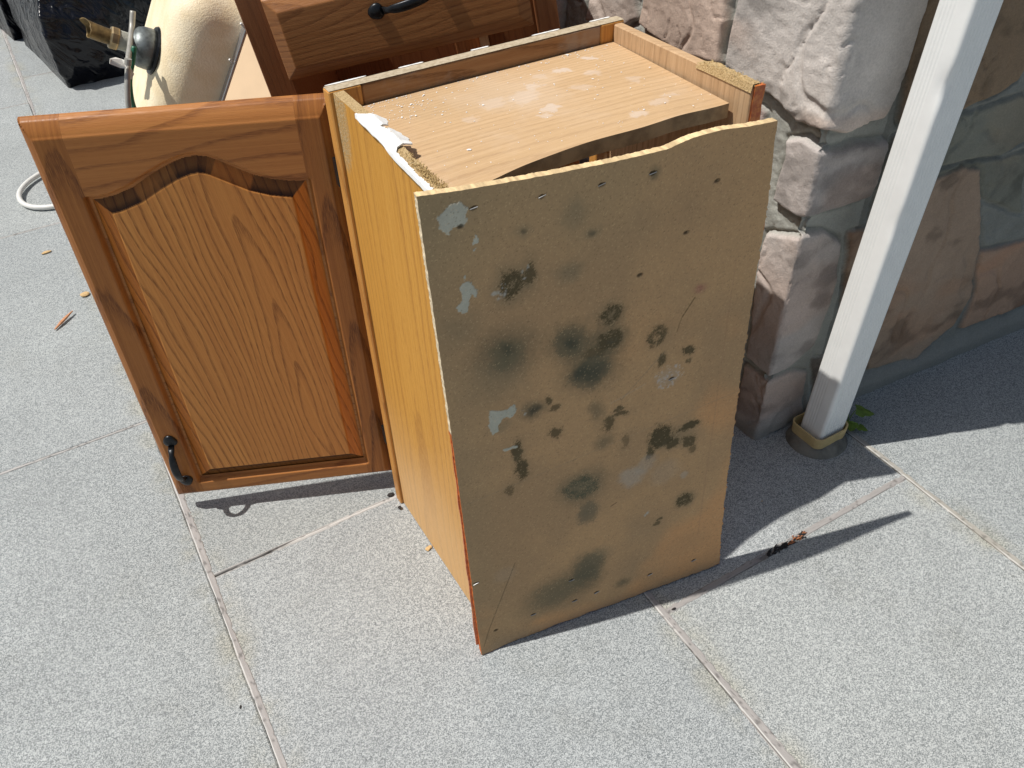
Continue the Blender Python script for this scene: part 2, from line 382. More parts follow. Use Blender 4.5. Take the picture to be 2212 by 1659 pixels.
def joints():
    Vs, Fs, Cs, n = [], [], [], 0
    def strip(p0, p1, w0, w1, shift, base, linec, lineoff, seed, drk=None, cut=.5):
        nonlocal n
        p0 = np.array(p0, float); p1 = np.array(p1, float); L = np.linalg.norm(p1 - p0); e = (p1 - p0) / L; q = np.array([-e[1], e[0]])
        nu = max(int(L / .004), 8); nv = 15
        s = np.linspace(0, L, nu)[:, None] * np.ones((1, nv)); v = np.ones((nu, 1)) * np.linspace(-1, 1, nv)[None]
        w = w0 + (w1 - w0) * fbm(s * 5, s * 0, seed, 3)
        off = v * w - shift + .0012 * (fbm(s * 14, s * 0 + 2, seed + 5, 3) - .5) * 2
        X = p0[0] + e[0] * s + q[0] * off; Y = p0[1] + e[1] * s + q[1] * off
        edge = 1 - np.abs(v) + (fbm(s * 110, off * 160, seed + 8, 3) - .5) * 1.5
        Z = np.where(edge > .0, .0005 * sstep(0, .3, edge), -.003) + .0006 * fbm(X * 260, Y * 260, seed, 3)
        Z = np.where(np.abs(v) > .97, -.004, Z)
        c = np.array(base)[None, None] * (0.85 + .3 * fbm(s * 40, off * 300, seed + 1, 3))[..., None]
        dl = np.abs(off + lineoff - .0015 * (fbm(s * 12, s * 0, seed + 3, 3) - .5))
        m = sstep(.0011, .0003, dl) * sstep(.25, .4, fbm(s * 10, s * 0 + 9, seed + 4, 2)); c = c * (1 - m[..., None]) + np.array(linec) * m[..., None]
        dk = sstep(.0013, .0005, np.abs(dl - .0018)) * (off > -lineoff) * sstep(cut - .08, cut + .08, fbm(s * 6, s * 0 + 4, seed + 6, 3))
        c = c * (1 - .9 * dk[..., None]) + np.array([.04, .036, .03]) * .9 * dk[..., None]; Z = Z - dk * .002; gr = sstep(.62, .74, fbm(X * 170, Y * 170, seed + 12, 3)); c = c * (1 - .45 * gr[..., None]); Z = Z - gr * .0006
        if drk is not None:
            a, b = drk; m = sstep(a - .03, a + .03, s) * sstep(b + .03, b - .03, s) * sstep(.2, .5, fbm(s * 60, off * 400, 3, 3)) * (np.abs(v) < .55)
            c = c * (1 - m[..., None] * .9) + np.array([.03, .03, .03]) * m[..., None] * .9; Z -= m * .003
        f = gridfaces(nu, nv)
        # counter-clockwise seen from above
        Vs.append(np.stack([X.ravel(), Y.ravel(), Z.ravel()], 1)); Cs.append(c.reshape(-1, 3)); Fs.append(f[:, ::-1] + n if True else f + n); n += nu * nv
    pink = (.36, .34, .325); pale = (.44, .43, .415); wh = (.62, .61, .58)
    strip((-.3503, -1.3), (-.3503, 8), .003, .0100, .0035, pink, wh, -.001, 1, cut=.55)
    strip((.2534, -1.3), (.2534, 4), .004, .012, .0035, pink, wh, -.001, 2, cut=.6)
    strip((.8103, -1.5), (.8103, .05), .005, .010, .002, (.38, .36, .32), wh, -.001, 3, cut=.5)
    strip((-.95, -1.3), (-.95, 8), .003, .010, .0, pink, wh, 0, 4)
    strip((-1.55, -1.3), (-1.55, 8), .003, .010, .0, pink, wh, 0, 14)
    strip((-.345, .3046), (.25, .3046), .004, .008, .001, pale, wh, .001, 5, drk=(-.05, .12), cut=.4)
    strip((.258, -.1478), (.806, -.1478), .006, .010, -.001, (.345, .325, .31), pale, .006, 6, drk=(.205, .29), cut=.42)
    for k, (a, b, y) in enumerate([(-.945, -.355, .757), (-.945, -.355, 1.707), (-.945, -.355, 2.657), (-.345, .25, 2.92), (-.345, .25, 2.048), (-.345, .25, 1.1766), (.258, .806, .7522), (-.945, -.355, 3.607), (-.945, -.355, -.193)]):
        strip((a, y), (b, y), .0015, .006, 0, pale if y < 2 else (.42, .40, .38), (.45, .43, .41), 0, 20 + k, cut=.45)
    V = np.vstack(Vs); F = np.vstack(Fs)
    a = V[F[0][1]] - V[F[0][0]]; b = V[F[0][2]] - V[F[0][1]]
    if np.cross(a, b)[2] < 0: F = F[:, ::-1]
    o = link('mortar_joints', xf(GM, V), F.copy(), M_mortar, colr=np.vstack(Cs), smooth=True, origin=(0, 0, 0)); tag(o, kind='structure')
joints()

# ------------------------------------------------------------------ stone wall
def wall():
    CX, CY = .641, .058
    a = math.radians(4.5); eR = np.array([math.cos(a), -math.sin(a)]); nR = np.array([-math.sin(a), -math.cos(a)])
    G, Tn, Gn = (.47, .445, .425), (.40, .285, .215), (.27, .275, .235)
    B = (.44, .345, .31); Mv = (.42, .375, .37)
    st = [(G, [(-0.597, 0.661), (-0.600, .90), (-.48, .90), (-0.468, 0.692), (-0.459, 0.658), (-0.489, 0.64), (-0.611, 0.618)], .016),
        ((.50, .40, .34), [(-0.437, 0.7), (-.43, .93), (-.25, .95), (-0.240, 0.748), (-0.236, 0.718), (-0.244, 0.676), (-0.243, 0.653), (-0.327, 0.637), (-0.442, 0.658)], .022),
        ((.50, .475, .455), [(-.20, 1.02), (-0.205, 0.757), (-0.212, 0.713), (-0.217, 0.659), (-0.123, 0.642), (-0.082, 0.636), (-0.056, 0.623), (-0.022, 0.625), (0.012, 0.631), (0.046, 0.617), (0.111, 0.621), (0.123, 0.651), (0.134, 0.697), (0.129, 0.786), (.125, 1.03)], .026),
        ((.46, .430, .42), [(-0.069, 0.582), (-0.066, 0.554), (-0.076, 0.48), (-0.03, 0.478), (0.01, 0.484), (0.076, 0.479), (0.132, 0.484), (0.136, 0.54), (0.137, 0.574), (0.051, 0.58), (0.005, 0.592), (-0.037, 0.594)], .020),
        ((.48, .445, .43), [(-0.078, 0.410), (-0.075, 0.302), (-0.068, 0.16), (-0.006, 0.156), (0.055, 0.165), (0.101, 0.195), (0.112, 0.33), (0.095, 0.407), (0.057, 0.432), (0.009, 0.445), (-0.031, 0.433)], .018),
        ((.40, .355, .33), [(-0.072, 0.131), (-0.066, -0.03), (-0.01, -.02), (0.041, 0.0), (0.114, 0.018), (0.113, 0.124), (0.061, 0.142), (-0.006, 0.138)], .014),
        ((.37, .265, .175), [(.150, 1.0), (0.146, 0.784), (0.147, 0.684), (0.166, 0.597), (0.286, 0.593), (0.407, 0.62), (.47, .80), (.46, 1.0)], .020),
        (Gn, [(0.161, 0.57), (0.271, 0.578), (0.441, 0.585), (0.515, 0.50), (0.443, 0.479), (0.279, 0.499), (0.165, 0.511)], .014),
        (Gn, [(0.157, 0.497), (0.284, 0.487), (0.459, 0.462), (0.509, 0.463), (0.575, 0.331), (0.448, 0.395), (0.295, 0.40), (0.171, 0.414)], .014),
        ((.40, .295, .22), [(0.124, 0.412), (0.19, .40), (0.265, 0.466), (0.359, 0.470), (0.407, 0.453), (0.493, 0.275), (0.516, 0.157), (0.497, 0.087), (0.417, 0.038), (0.29, 0.055), (0.241, 0.123), (0.18, 0.157)], .016),
        ((.43, .29, .21), [(0.503, 0.267), (0.661, 0.243), (0.739, 0.072), (0.651, 0.065), (0.530, 0.070), (0.533, 0.154)], .016),
        ((.28, .25, .22), [(0.126, 0.150), (0.228, 0.109), (0.275, 0.053), (0.243, 0.048), (0.148, 0.047)], .012)]
    used = [s[1] for s in st]
    rr = random.Random(21)
    # the rest of the wall: courses of jittered blocks where no traced stone lies
    z = -.02
    while z < 2.9:
        h = rr.uniform(.12, .26); u = -2.2 + rr.uniform(0, .2)
        while u < 2.4:
            w = rr.uniform(.14, .38)
            g = .012; p = [(u + g, z + g), (u + w / 2, z + g + rr.uniform(-.012, .012)), (u + w - g, z + g), (u + w - g + rr.uniform(-.02, .01), z + h / 2), (u + w - g, z + h - g + rr.uniform(-.02, .01)), (u + w / 2, z + h - g), (u + g, z + h - g), (u + g + rr.uniform(-.01, .02), z + h / 2)]
            P = np.array([(px, pz) for px in np.linspace(u, u + w, 7) for pz in np.linspace(z, z + h, 7)])
            ok = all(sdpoly(P[:, 0], P[:, 1], q).max() < .004 for q in used) and not (-.22 < u + w / 2 < .15 and z < .2 and False)
            if ok: st.append((rr.choice([G, B, Mv, (.47, .43, .41)]) if u < .05 else rr.choice([Tn, Gn, (.33, .30, .26), B]), p, rr.uniform(.012, .022)))
            u += w
        z += h
    for _ in range(2600):      # small fillers in the gaps of the parts no photograph shows
        w, h = rr.uniform(.06, .2), rr.uniform(.05, .13); u = rr.uniform(-2.2, 2.3); z = rr.uniform(0, 2.8)
        if -.12 < u + w and u < .75 and z < .85: continue
        P = np.array([(px, pz) for px in np.linspace(u, u + w, 4) for pz in np.linspace(z, z + h, 4)])
        if all((q[0][0] - .6 > u + w) or (max(a for a, _ in q) < u - .02) or (max(b for _, b in q) < z - .02) or (min(b for _, b in q) > z + h + .02) or sdpoly(P[:, 0], P[:, 1], q).max() < -.012 for q in [t_[1] for t_ in st]):
            st.append((rr.choice([G, B, Mv]) if u < .05 else rr.choice([Tn, Gn, B]), [(u, z + h * .15), (u + w * .3, z), (u + w, z + h * .1), (u + w * .95, z + h * .9), (u + w * .5, z + h), (u + w * .05, z + h * .85)], rr.uniform(.010, .02)))
    us = np.concatenate([np.arange(-2.2, -.9, .02), np.arange(-.9, .8, .003), np.arange(.8, 2.4, .02)])
    zs = np.concatenate([np.arange(-.02, .93, .003), np.arange(.93, 2.85, .02)])
    U, Z = np.meshgrid(us, zs, indexing='ij')
    uu = U + .010 * (fbm(U * 9, Z * 9, 1, 4) - .5) * 2; zz = Z + .010 * (fbm(U * 9, Z * 9, 5, 4) - .5) * 2
    uu = uu + .003 * (fbm(U * 60, Z * 60, 31, 2) - .5); zz = zz + .003 * (fbm(U * 60, Z * 60, 33, 2) - .5)
    H = np.zeros(U.shape); C = np.tile(np.array([.37, .375, .34]), (*U.shape, 1)).astype(float)
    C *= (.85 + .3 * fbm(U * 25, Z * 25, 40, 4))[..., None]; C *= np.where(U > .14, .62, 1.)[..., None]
    H += .004 + .007 * fbm(U * 22, Z * 22, 8, 4) + .0035 * fbm(U * 120, Z * 120, 9, 3) + .0012 * fbm(U * 320, Z * 320, 19, 1)
    for i, (c, poly, ht) in enumerate(st):
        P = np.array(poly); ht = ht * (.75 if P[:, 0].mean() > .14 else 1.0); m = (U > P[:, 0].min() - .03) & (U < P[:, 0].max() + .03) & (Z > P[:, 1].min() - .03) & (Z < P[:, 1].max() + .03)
        if not m.any(): continue
        c = tuple(np.array(c) * (1.0, .975, .94))
        u_, z_ = uu[m], zz[m]; d = sdpoly(u_, z_, poly) + .0055
        k = np.sqrt(np.clip(d / .016, 0, 1)); k = np.where(d > 0, 1 - (1 - np.clip(d / .0095, 0, 1)) ** 2.4, 0)
        rel = .007 * (fbm(u_ * 6, z_ * 6, 50 + i, 2) - .5) + .0034 * (fbm(u_ * 26, z_ * 26, 60 + i, 4) - .5)
        rd = 1 - np.abs(2 * fbm(u_ * 8 + 3, z_ * 5, 70 + i, 3) - 1); rel = rel - .0035 * sstep(.93, .99, rd); r2 = 1 - np.abs(2 * fbm(u_ * 19 + 7, z_ * 13, 75 + i, 3) - 1); rel = rel - .0022 * sstep(.95, .995, r2) * sstep(.5, .6, fbm(u_ * 9, z_ * 9, 77 + i, 2)); pit = fbm(u_ * 170, z_ * 170, 79 + i, 2); rel = rel - .0010 * sstep(.78, .84, pit)
        rel += .0018 * (fbm(u_ * 110, z_ * 110, 80 + i, 3) - .5)
        h = k * (ht + rel + (P[:, 1].mean() * 0)) * 1.15
        H[m] = np.where(d > 0, np.maximum(H[m] * (1 - k) + h, H[m] * (1 - k)), H[m])
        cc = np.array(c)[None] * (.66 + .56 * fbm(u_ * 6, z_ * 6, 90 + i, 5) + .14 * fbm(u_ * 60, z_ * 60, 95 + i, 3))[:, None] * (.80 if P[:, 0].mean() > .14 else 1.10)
        tint = sstep(.5, .66, fbm(u_ * 4.5, z_ * 9, 130 + i, 3))[:, None]; cc = cc * (1 - tint * .5) + cc * np.array([1.12, .93, .82]) * tint * .5; cc = cc * (.90 + .2 * sstep(.42, .6, fbm(u_ * 2.6 + z_ * 1.5, z_ * 2.6, 140 + i, 2)))[:, None]
        dirty = sstep(.56, .75, fbm(u_ * 13, z_ * 20, 170 + i, 4))[:, None] * .35; cc = cc * (1 - dirty)
        gv = np.exp(-((d + .001) / .0035) ** 2) * (.55 + .9 * fbm(u_ * 30, z_ * 30, 210 + i, 2)); H[m] -= .0055 * gv
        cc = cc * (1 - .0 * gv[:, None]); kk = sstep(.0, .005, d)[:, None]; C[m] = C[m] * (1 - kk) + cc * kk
    # wide flat mortar squeezed out on the ground line
    foot = sstep(.055, .02, Z + .02 * (fbm(U * 7, U * 0, 4, 3) - .5)); H = H * (1 - foot * .4) + foot * (.014 + .006 * fbm(U * 12, Z * 12, 6, 3)); C = C * (1 - foot[..., None] * .7) + np.array([.30, .29, .26]) * foot[..., None] * .7
    # unfold round the corner (corner radius R)
    Rr = .009
    tb = np.array([0, 1.]); A = np.array([CX, CY])
    pos = np.zeros((*U.shape, 2)); nor = np.zeros((*U.shape, 2))
    nL = np.array([-1., 0.]); base_off = -.030
    th0 = math.atan2(nL[1], nL[0]) % (2 * math.pi); th1 = math.atan2(nR[1], nR[0]) % (2 * math.pi)
    t = np.clip((U + Rr) / (2 * Rr), 0, 1)
    th = th0 + (th1 - th0) * t; nor[..., 0] = np.cos(th); nor[..., 1] = np.sin(th)
    Cc = A + np.array([Rr, Rr * 1.05])
    pos[..., 0] = np.where(U <= -Rr, A[0], np.where(U >= Rr, A[0] + eR[0] * U, Cc[0] + Rr * nor[..., 0]))
    pos[..., 1] = np.where(U <= -Rr, A[1] - U, np.where(U >= Rr, A[1] + eR[1] * U, Cc[1] + Rr * nor[..., 1]))
    X = pos[..., 0] + nor[..., 0] * (H + base_off + .004); Y = pos[..., 1] + nor[..., 1] * (H + base_off + .004)
    nu, nv = U.shape; V = np.stack([X.ravel(), Y.ravel(), Z.ravel()], 1); F = gridfaces(nu, nv)
    th_ = thing('stone_wall', 'irregular grey and brown cast stone wall corner behind the white downspout', 'wall', T(CX, CY, 0))
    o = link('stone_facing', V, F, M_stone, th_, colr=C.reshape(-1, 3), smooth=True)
    # solid body behind the facing
    b = [(A + np.array([.03, .03])), (A + eR * 2.4 + np.array([0, .03])), (A + eR * 2.4 + np.array([0, 2.3])), (A + np.array([.03, 2.3]))]
    Vb = [(p[0], p[1], z) for z in (-.02, 2.84) for p in b]
    link('wall_core', np.array(Vb), [[3, 2, 1, 0], [4, 5, 6, 7], [0, 1, 5, 4], [1, 2, 6, 5], [2, 3, 7, 6], [3, 0, 4, 7]], M_core, th_)
wall()

# ------------------------------------------------------------------ downspout
def downspout():
    th_ = thing('downspout', 'white fluted metal downspout standing in a yellowed collar at the wall corner', 'downspout', T(.744, .0, 0))
    x0, x1, y0, y1, r = .7125, .7765, -.029, .0235, .0065
    # profile, counter clockwise from above
    pts = []
    def seg(p, q, n, flute, k0, k1, nn):
        for i in range(n):
            f = i / (n - 1); d = 0
            if k0 < f < k1: d = -flute * (.5 - .5 * math.cos(2 * math.pi * (f - k0) / (k1 - k0) * nn))
            P = np.array(p) * (1 - f) + np.array(q) * f; nrm = np.array([q[1] - p[1], p[0] - q[0]]); nrm /= np.linalg.norm(nrm); pts.append(P + nrm * d)
    def arc(c, a0): 
        for i in range(1, 7): a = math.radians(a0 + 90 * i / 7); pts.append(np.array(c) + r * np.array([math.cos(a), math.sin(a)]))
    seg((x0 + r, y0), (x1 - r, y0), 80, .0019, .08, .94, 6); arc((x1 - r, y0 + r), -90)
    seg((x1, y0 + r), (x1, y1 - r), 40, .0012, .1, .9, 5); arc((x1 - r, y1 - r), 0)
    seg((x1 - r, y1), (x0 + r, y1), 40, .0012, .1, .9, 5); arc((x0 + r, y1 - r), 90)
    seg((x0, y1 - r), (x0, y0 + r), 60, .00045, .05, .60, 4); arc((x0 + r, y0 + r), 180)
    P = np.array(pts); n = len(P); V = []
    zs = [.018, .03] + list(np.arange(.05, 1.1, .012)) + [1.3, 2.9]
    for z in zs:
        s = z / .8; Q = P.copy()
        # small dents on the front corner
        for (zc, amp) in ((.70, .004), (.49, .0016), (.13, .0012)):
            d = np.hypot(Q[:, 0] - x0 - .004, Q[:, 1] - y0 - .002); k = amp * math.exp(-((z - zc) / .02) ** 2) * np.exp(-(d / .012) ** 2); Q = Q + np.stack([k, k], 1)
        V.append(np.column_stack([Q[:, 0] + .026 * s, Q[:, 1] - .014 * s, np.full(n, z)]))
    m = len(zs); V = np.vstack(V)
    F = [[i * n + k, i * n + (k + 1) % n, (i + 1) * n + (k + 1) % n, (i + 1) * n + k] for i in range(m - 1) for k in range(n)]
    link('pipe', V, F, M_white, th_, smooth=True)
    # collar: flared rounded square ring
    def ring(cx, cy, hx, hy, rr_, z, n=14):
        q = []
        for (sx, sy, a0) in ((1, 1, 0), (-1, 1, 90), (-1, -1, 180), (1, -1, 270)):
            for i in range(n + 1): a = math.radians(a0 + 90 * i / n); q.append((cx + sx * (hx - rr_) + rr_ * math.cos(a), cy + sy * (hy - rr_) + rr_ * math.sin(a), z))
        return q
    cx, cy = .7430, .000; L = [ring(cx, cy, .0400, .0365, .014, .020), ring(cx, cy, .0410, .0375, .014, .043), ring(cx, cy, .0385, .0350, .013, .043), ring(cx, cy, .0375, .0340, .013, .022)]
    k = len(L[0]); V = np.array(sum(L, [])); V[:, 2] += .0012 * np.sin(V[:, 0] * 90) + .0035 * (V[:, 1] < -.02) * (V[:, 0] > .77)
    F = [[i * k + j, i * k + (j + 1) % k, (i + 1) * k + (j + 1) % k, (i + 1) * k + j] for i in range(3) for j in range(k)]
    link('collar', V, F, M_collar, th_, smooth=False)
    # mortar mound
    nu, nv = 72, 14; V = []
    for j in range(nv):
        s = j / (nv - 1)
        for i in range(nu):
            a = 2 * math.pi * i / nu; R = (.010 + .046 * s) * (1 + .09 * (vn(math.cos(a) * 1.5 + 5, math.sin(a) * 1.5) - .5) * 2)
            z = .027 * (1 - s ** 3.5) + .003 * (fbm(R * math.cos(a) * 60, R * math.sin(a) * 60, 3, 3) - .5) - (.004 if j == nv - 1 else 0)
            V.append((.745 + R * math.cos(a) * 1.03, .000 + R * math.sin(a), z))
    F = [[j * nu + (i + 1) % nu, j * nu + i, (j + 1) * nu + i, (j + 1) * nu + (i + 1) % nu] for j in range(nv - 1) for i in range(nu)] + [list(range(nu))]
    F = [f[::-1] for f in F]
    link('mortar_mound', np.array(V), F, M_mound, th_, smooth=True)
downspout()

# ------------------------------------------------------------------ weed
def weed():
    Vs = []; rr = random.Random(4); st = []
    lv = []
    for (bx, by, ax, ay, h, sz) in [(.824, -.002, .834, -.008, .040, .018), (.824, -.004, .826, .010, .052, .013), (.822, -.006, .815, -.018, .022, .014), (.822, -.004, .808, .004, .034, .013), (.822, 0, .812, .022, .040, .008), (.824, -.01, .828, -.026, .012, .010)]:
        P = [np.array([bx + (ax - bx) * t, by + (ay - by) * t, h * math.sin(t * 1.5)]) for t in np.linspace(0, 1, 6)]
        st.append(tube(P, .0008, 6))
        yaw = math.atan2(ay - by, ax - bx) + rr.uniform(-.5, .5); c = P[-1]; tl = rr.uniform(-.3, .3)
        q = [c]; nn = 16
        for i in range(nn):
            a = 2 * math.pi * i / nn; R = sz * (1 + .25 * math.cos(3 * a)) * (1 - .12 * (i % 2))
            x = R * math.cos(a) + sz * .6; y = R * math.sin(a) * .9
            q.append(c + np.array([x * math.cos(yaw) - y * math.sin(yaw), x * math.sin(yaw) + y * math.cos(yaw), tl * x - .25 * abs(y) + .002]))
        q = np.array(q); lv.append((np.vstack([q, q - [0, 0, .0006]]), [[0, i, i % nn + 1] for i in range(1, nn + 1)] + [[nn + 1, nn + 1 + i % nn + 1, nn + 1 + i] for i in range(1, nn + 1)] + [[i, nn + 1 + i, nn + 1 + i % nn + 1, i % nn + 1] for i in range(1, nn + 1)]))
    t_ = thing('weed', 'small green leafy weed growing beside the base of the downspout', 'weed', T(.824, -.005, 0))
    V, F = join(lv); link('leaves', V, F, M_leaf, t_, smooth=False); V, F = join(st); link('stems', V, F, M_leaf, t_)
weed()

# ------------------------------------------------------------------ the wall cabinet
W, D, H = .4383, .3012, .762
TH = .016
cab = thing('wall_cabinet', 'broken honey oak wall cabinet standing with its mouldy back facing out and door swung open', 'cabinet', T(W / 2, D / 2, 0))

def side_top(y):
    """height of the broken left side panel along its depth"""
    t = 1 - y / D
    return H - .0015 - .010 * sstep(.3, 1., t) - .004 * sstep(.55, .7, t)
def left_side():
    # dense sheet so the top edge can be ragged
    ny, nz = 90, 60
    ys = np.linspace(.002, D - .0205, ny)
    V, G, C = [], [], []
    def ztop(y, x): return side_top(y) + (.0035 * (vn(y * 130, x * 300) - .5) + .003 * (vn(y * 320, x * 500) - .5)) * (y < .17)
    for X in (.002, TH):
        for y in ys:
            for k in range(nz):
                z = .002 + (ztop(y, X) - .002) * k / (nz - 1); V.append((X, y, z)); G.append((y - .15 + X, z, X))
    n = ny * nz
    F = []
    g = gridfaces(ny, nz); F += [list(f[::-1]) for f in g]; F2 = [list(f + n) for f in g]; F += F2
    for i in range(ny - 1):
        a, b = i * nz + nz - 1, (i + 1) * nz + nz - 1; F.append([a, b, b + n, a + n][::-1]); a, b = i * nz, (i + 1) * nz; F.append([a, b, b + n, a + n])
    for i, fl in ((0, 0), (ny - 1, 1)):
        for k in range(nz - 1): a, b = i * nz + k, i * nz + k + 1; f = [a, b, b + n, a + n]; F.append(f if fl else f[::-1])
    # faces on the -x side must look outwards
    fm = [0] * (2 * len(g)) + [1] * (len(F) - 2 * len(g))
    V = np.array(V); out = []
    for f in F: out.append(f)
    o = link('side_panel', V, out, M_oakside, cab, grain=np.array(G), mats=[M_oakside2, M_rawfibre], fmat=fm)
    import bmesh
    bm = bmesh.new(); bm.from_mesh(o.data); bmesh.ops.recalc_face_normals(bm, faces=bm.faces[:]); bm.to_mesh(o.data); bm.free()
    return o
# veneer with a scuffed grey patch near the top front
def _side_mat():
    m = M_oakside.copy(); m.name = 'scuffed_honey_oak_veneer'; t = m.node_tree; b = t.nodes['Principled BSDF']
    k = NT.__new__(NT); k.m = m; k.t = t; k.b = b
    src = b.inputs['Base Color'].links[0].from_socket
    g = k.attr('grain').outputs['Vector']; x, y, z = k.xyz(g)[:3]
    d = k.math('ADD', k.math('POWER', k.math('DIVIDE', k.math('SUBTRACT', x, .125), .030), 2.), k.math('POWER', k.math('DIVIDE', k.math('SUBTRACT', y, .745), .085), 2.))
    nz = k.noise(g, 60., 5., .7); m1 = k.ramp(k.math('ADD', d, k.math('MULTIPLY', nz, 1.4)), 1.9, 1.1)
    m1 = k.math('MULTIPLY', m1, k.ramp(k.noise(g, 600., 2.), .3, .6))
    c = k.mix(k.math('MULTIPLY', m1, .8), src, k.mix(k.ramp(k.noise(g, 420., 3.), .4, .6), (.22, .19, .10), (.52, .47, .33)))
    # paler, dry lower back
    pl = k.math('MULTIPLY', k.ramp(k.math('ADD', y, k.math('MULTIPLY', k.noise(g, 6., 3.), .12)), .38, .12), .45)
    c = k.mix(pl, c, (.74, .50, .27))
    t.links.new(c, b.inputs['Base Color']); return m
M_oakside2 = _side_mat()
lside = left_side()

# white caulk skin peeling along the broken top of the left side
def caulk():
    ny, nx = 110, 12; V = []
    for i in range(ny):
        f = i / (ny - 1); y = .205 - f * .200
        w0 = -.0012 - .0015 * vn(y * 70, 3); wide = .0085 + .014 * sstep(.0, .10, f) * (1 - sstep(.19, .225, f)) * (.75 + .5 * vn(y * 60, 1)) + .019 * sstep(.22, .30, f) * (1 - sstep(.44, .47, f)) * (.8 + .3 * vn(y * 90, 2)) - .0050 * sstep(.44, .52, f)
        wide *= sstep(0, .06, f) + .15; wide += .003 * (vn(y * 420, 7) - .5)
        if f > .93: wide *= .6
        for j in range(nx):
            s = j / (nx - 1); x = w0 + (wide - w0) * s
            z = side_top(y) + .0014 + .0012 * fbm(y * 120, x * 120, 2, 3) - (.004 if j == 0 else 0)
            if x > TH: z -= (x - TH) * .55
            z += .0025 * sstep(.6, 1, s) * sstep(.40, .42, f) * sstep(.47, .45, f)
            V.append((x, y, z))
    V = np.array(V); n = len(V); F = [list(f) for f in gridfaces(ny, nx)]
    V2 = V - np.array([0, 0, .0016]); F2 = [[i + n for i in f[::-1]] for f in F]
    ed = [(i * nx, (i + 1) * nx) for i in range(ny - 1)] + [((i + 1) * nx + nx - 1, i * nx + nx - 1) for i in range(ny - 1)] + [(j + 1, j) for j in range(nx - 1)] + [((ny - 1) * nx + j, (ny - 1) * nx + j + 1) for j in range(nx - 1)]
    F3 = [[a, b, b + n, a + n] for a, b in ed]
    link('peeling_caulk', np.vstack([V, V2]), F + F2 + F3, M_caulk, lside)
    # thin caulk skin along the top rail's far edge
    V, F, k = [], [], 0
    for (x0, x1) in ((.0, .055), (.10, .135), (.205, .232), (.30, .345), (.395, .43)):
        m = 12
        for i in range(m):
            x = x0 + (x1 - x0) * i / (m - 1); w = .0022 + .0025 * vn(x * 200, 5) if 0 < i < m - 1 else .0004
            V += [(x, D + .0008, H - .0030), (x, D + .0012, H + .0010 + w * .1), (x, D - w * .45, H + .0012)]
            if i: a = k + (i - 1) * 3; b = a + 3; F += [[a, a + 1, b + 1, b], [a + 1, a + 2, b + 2, b + 1], [a, b, b + 2, a + 2]]
        CK.append((np.array(V), F)); V, F = [], []
CK = []
caulk()
# frayed fibre at the broken rear corner of the left side
def fray(name, cx, cy, cz, n, spread, ln, mat, parent, seed, dirv=(0, 0, 1)):
    rr = random.Random(seed); L = []
    for _ in range(n):
        p = np.array([cx + rr.uniform(-1, 1) * spread[0], cy + rr.uniform(-1, 1) * spread[1], cz + rr.uniform(-.5, .5) * spread[2]])
        d = np.array([rr.gauss(0, .6), rr.gauss(0, .6), rr.gauss(.3, .6)]) + np.array(dirv) * .6; d /= np.linalg.norm(d); l = ln * rr.uniform(.4, 1.2)
        L.append(tube([p, p + d * l * .5 + [rr.uniform(-.0006, .0006)] * 3, p + d * l], [.0006, .0005, .0002], 4))
    V, F = join(L); return link(name, V, F, mat, parent)
M_fray = plain('torn_fibres', (.66, .48, .22), .9, var=.2, sc=500.)
fray('frayed_fibres', .0125, .057, side_top(.05) + .001, 420, (.0055, .052, .003), .0035, M_fray, lside, 3)

# right side panel
b = MB(); b.board(W - TH, W - .002, .004, D - .0205, .002, H - .002, 2, 0, (.02, .3, 0), .0015)
rside = b.build('side_panel', M_oakin, cab)
# rough fibre crest on the right side panel's rear half and its stained rear corner
def crest():
    nx, ny = 8, 90; V = []
    for i in range(ny):
        y = .004 + .100 * i / (ny - 1)
        for j in range(nx):
            s = j / (nx - 1); x = W - TH - .0015 + s * (TH + .001)
            z = H - .002 + (.0005 if j in (0, nx - 1) else .0045) * (.4 + 1.1 * fbm(y * 180, x * 180, 6, 3)) * sstep(.104, .085, y) - (.006 if j in (0, nx - 1) else 0)
            V.append((x, y, z))
    V = np.array(V); F = gridfaces(ny, nx); link('torn_top_edge', V, [list(f) for f in F], M_rawfibre, rside)
    # orange red stained broken rear edge
    nz = 60; V = []
    for i in range(nz):
        z = H + .001 - .70 * i / (nz - 1); w = .0035 + .003 * vn(z * 90, 4)
        V += [(W - TH + .004, .0045, z), (W - TH + .002, .0045 - w * .6, z), (W + .0005, .0045 - w, z), (W + .0005, .006, z)]
    F = []
    for i in range(nz - 1):
        a = i * 4; F += [[a, a + 1, a + 5, a + 4], [a + 1, a + 2, a + 6, a + 5], [a + 2, a + 3, a + 7, a + 6]]
    F.append([0, 3, 2, 1])
    link('stained_rear_edge', np.array(V), F, M_redstain, rside)
crest()
fray('frayed_fibres', W - TH / 2, .048, H + .000, 260, (.007, .046, .003), .0030, M_fray, rside, 8)

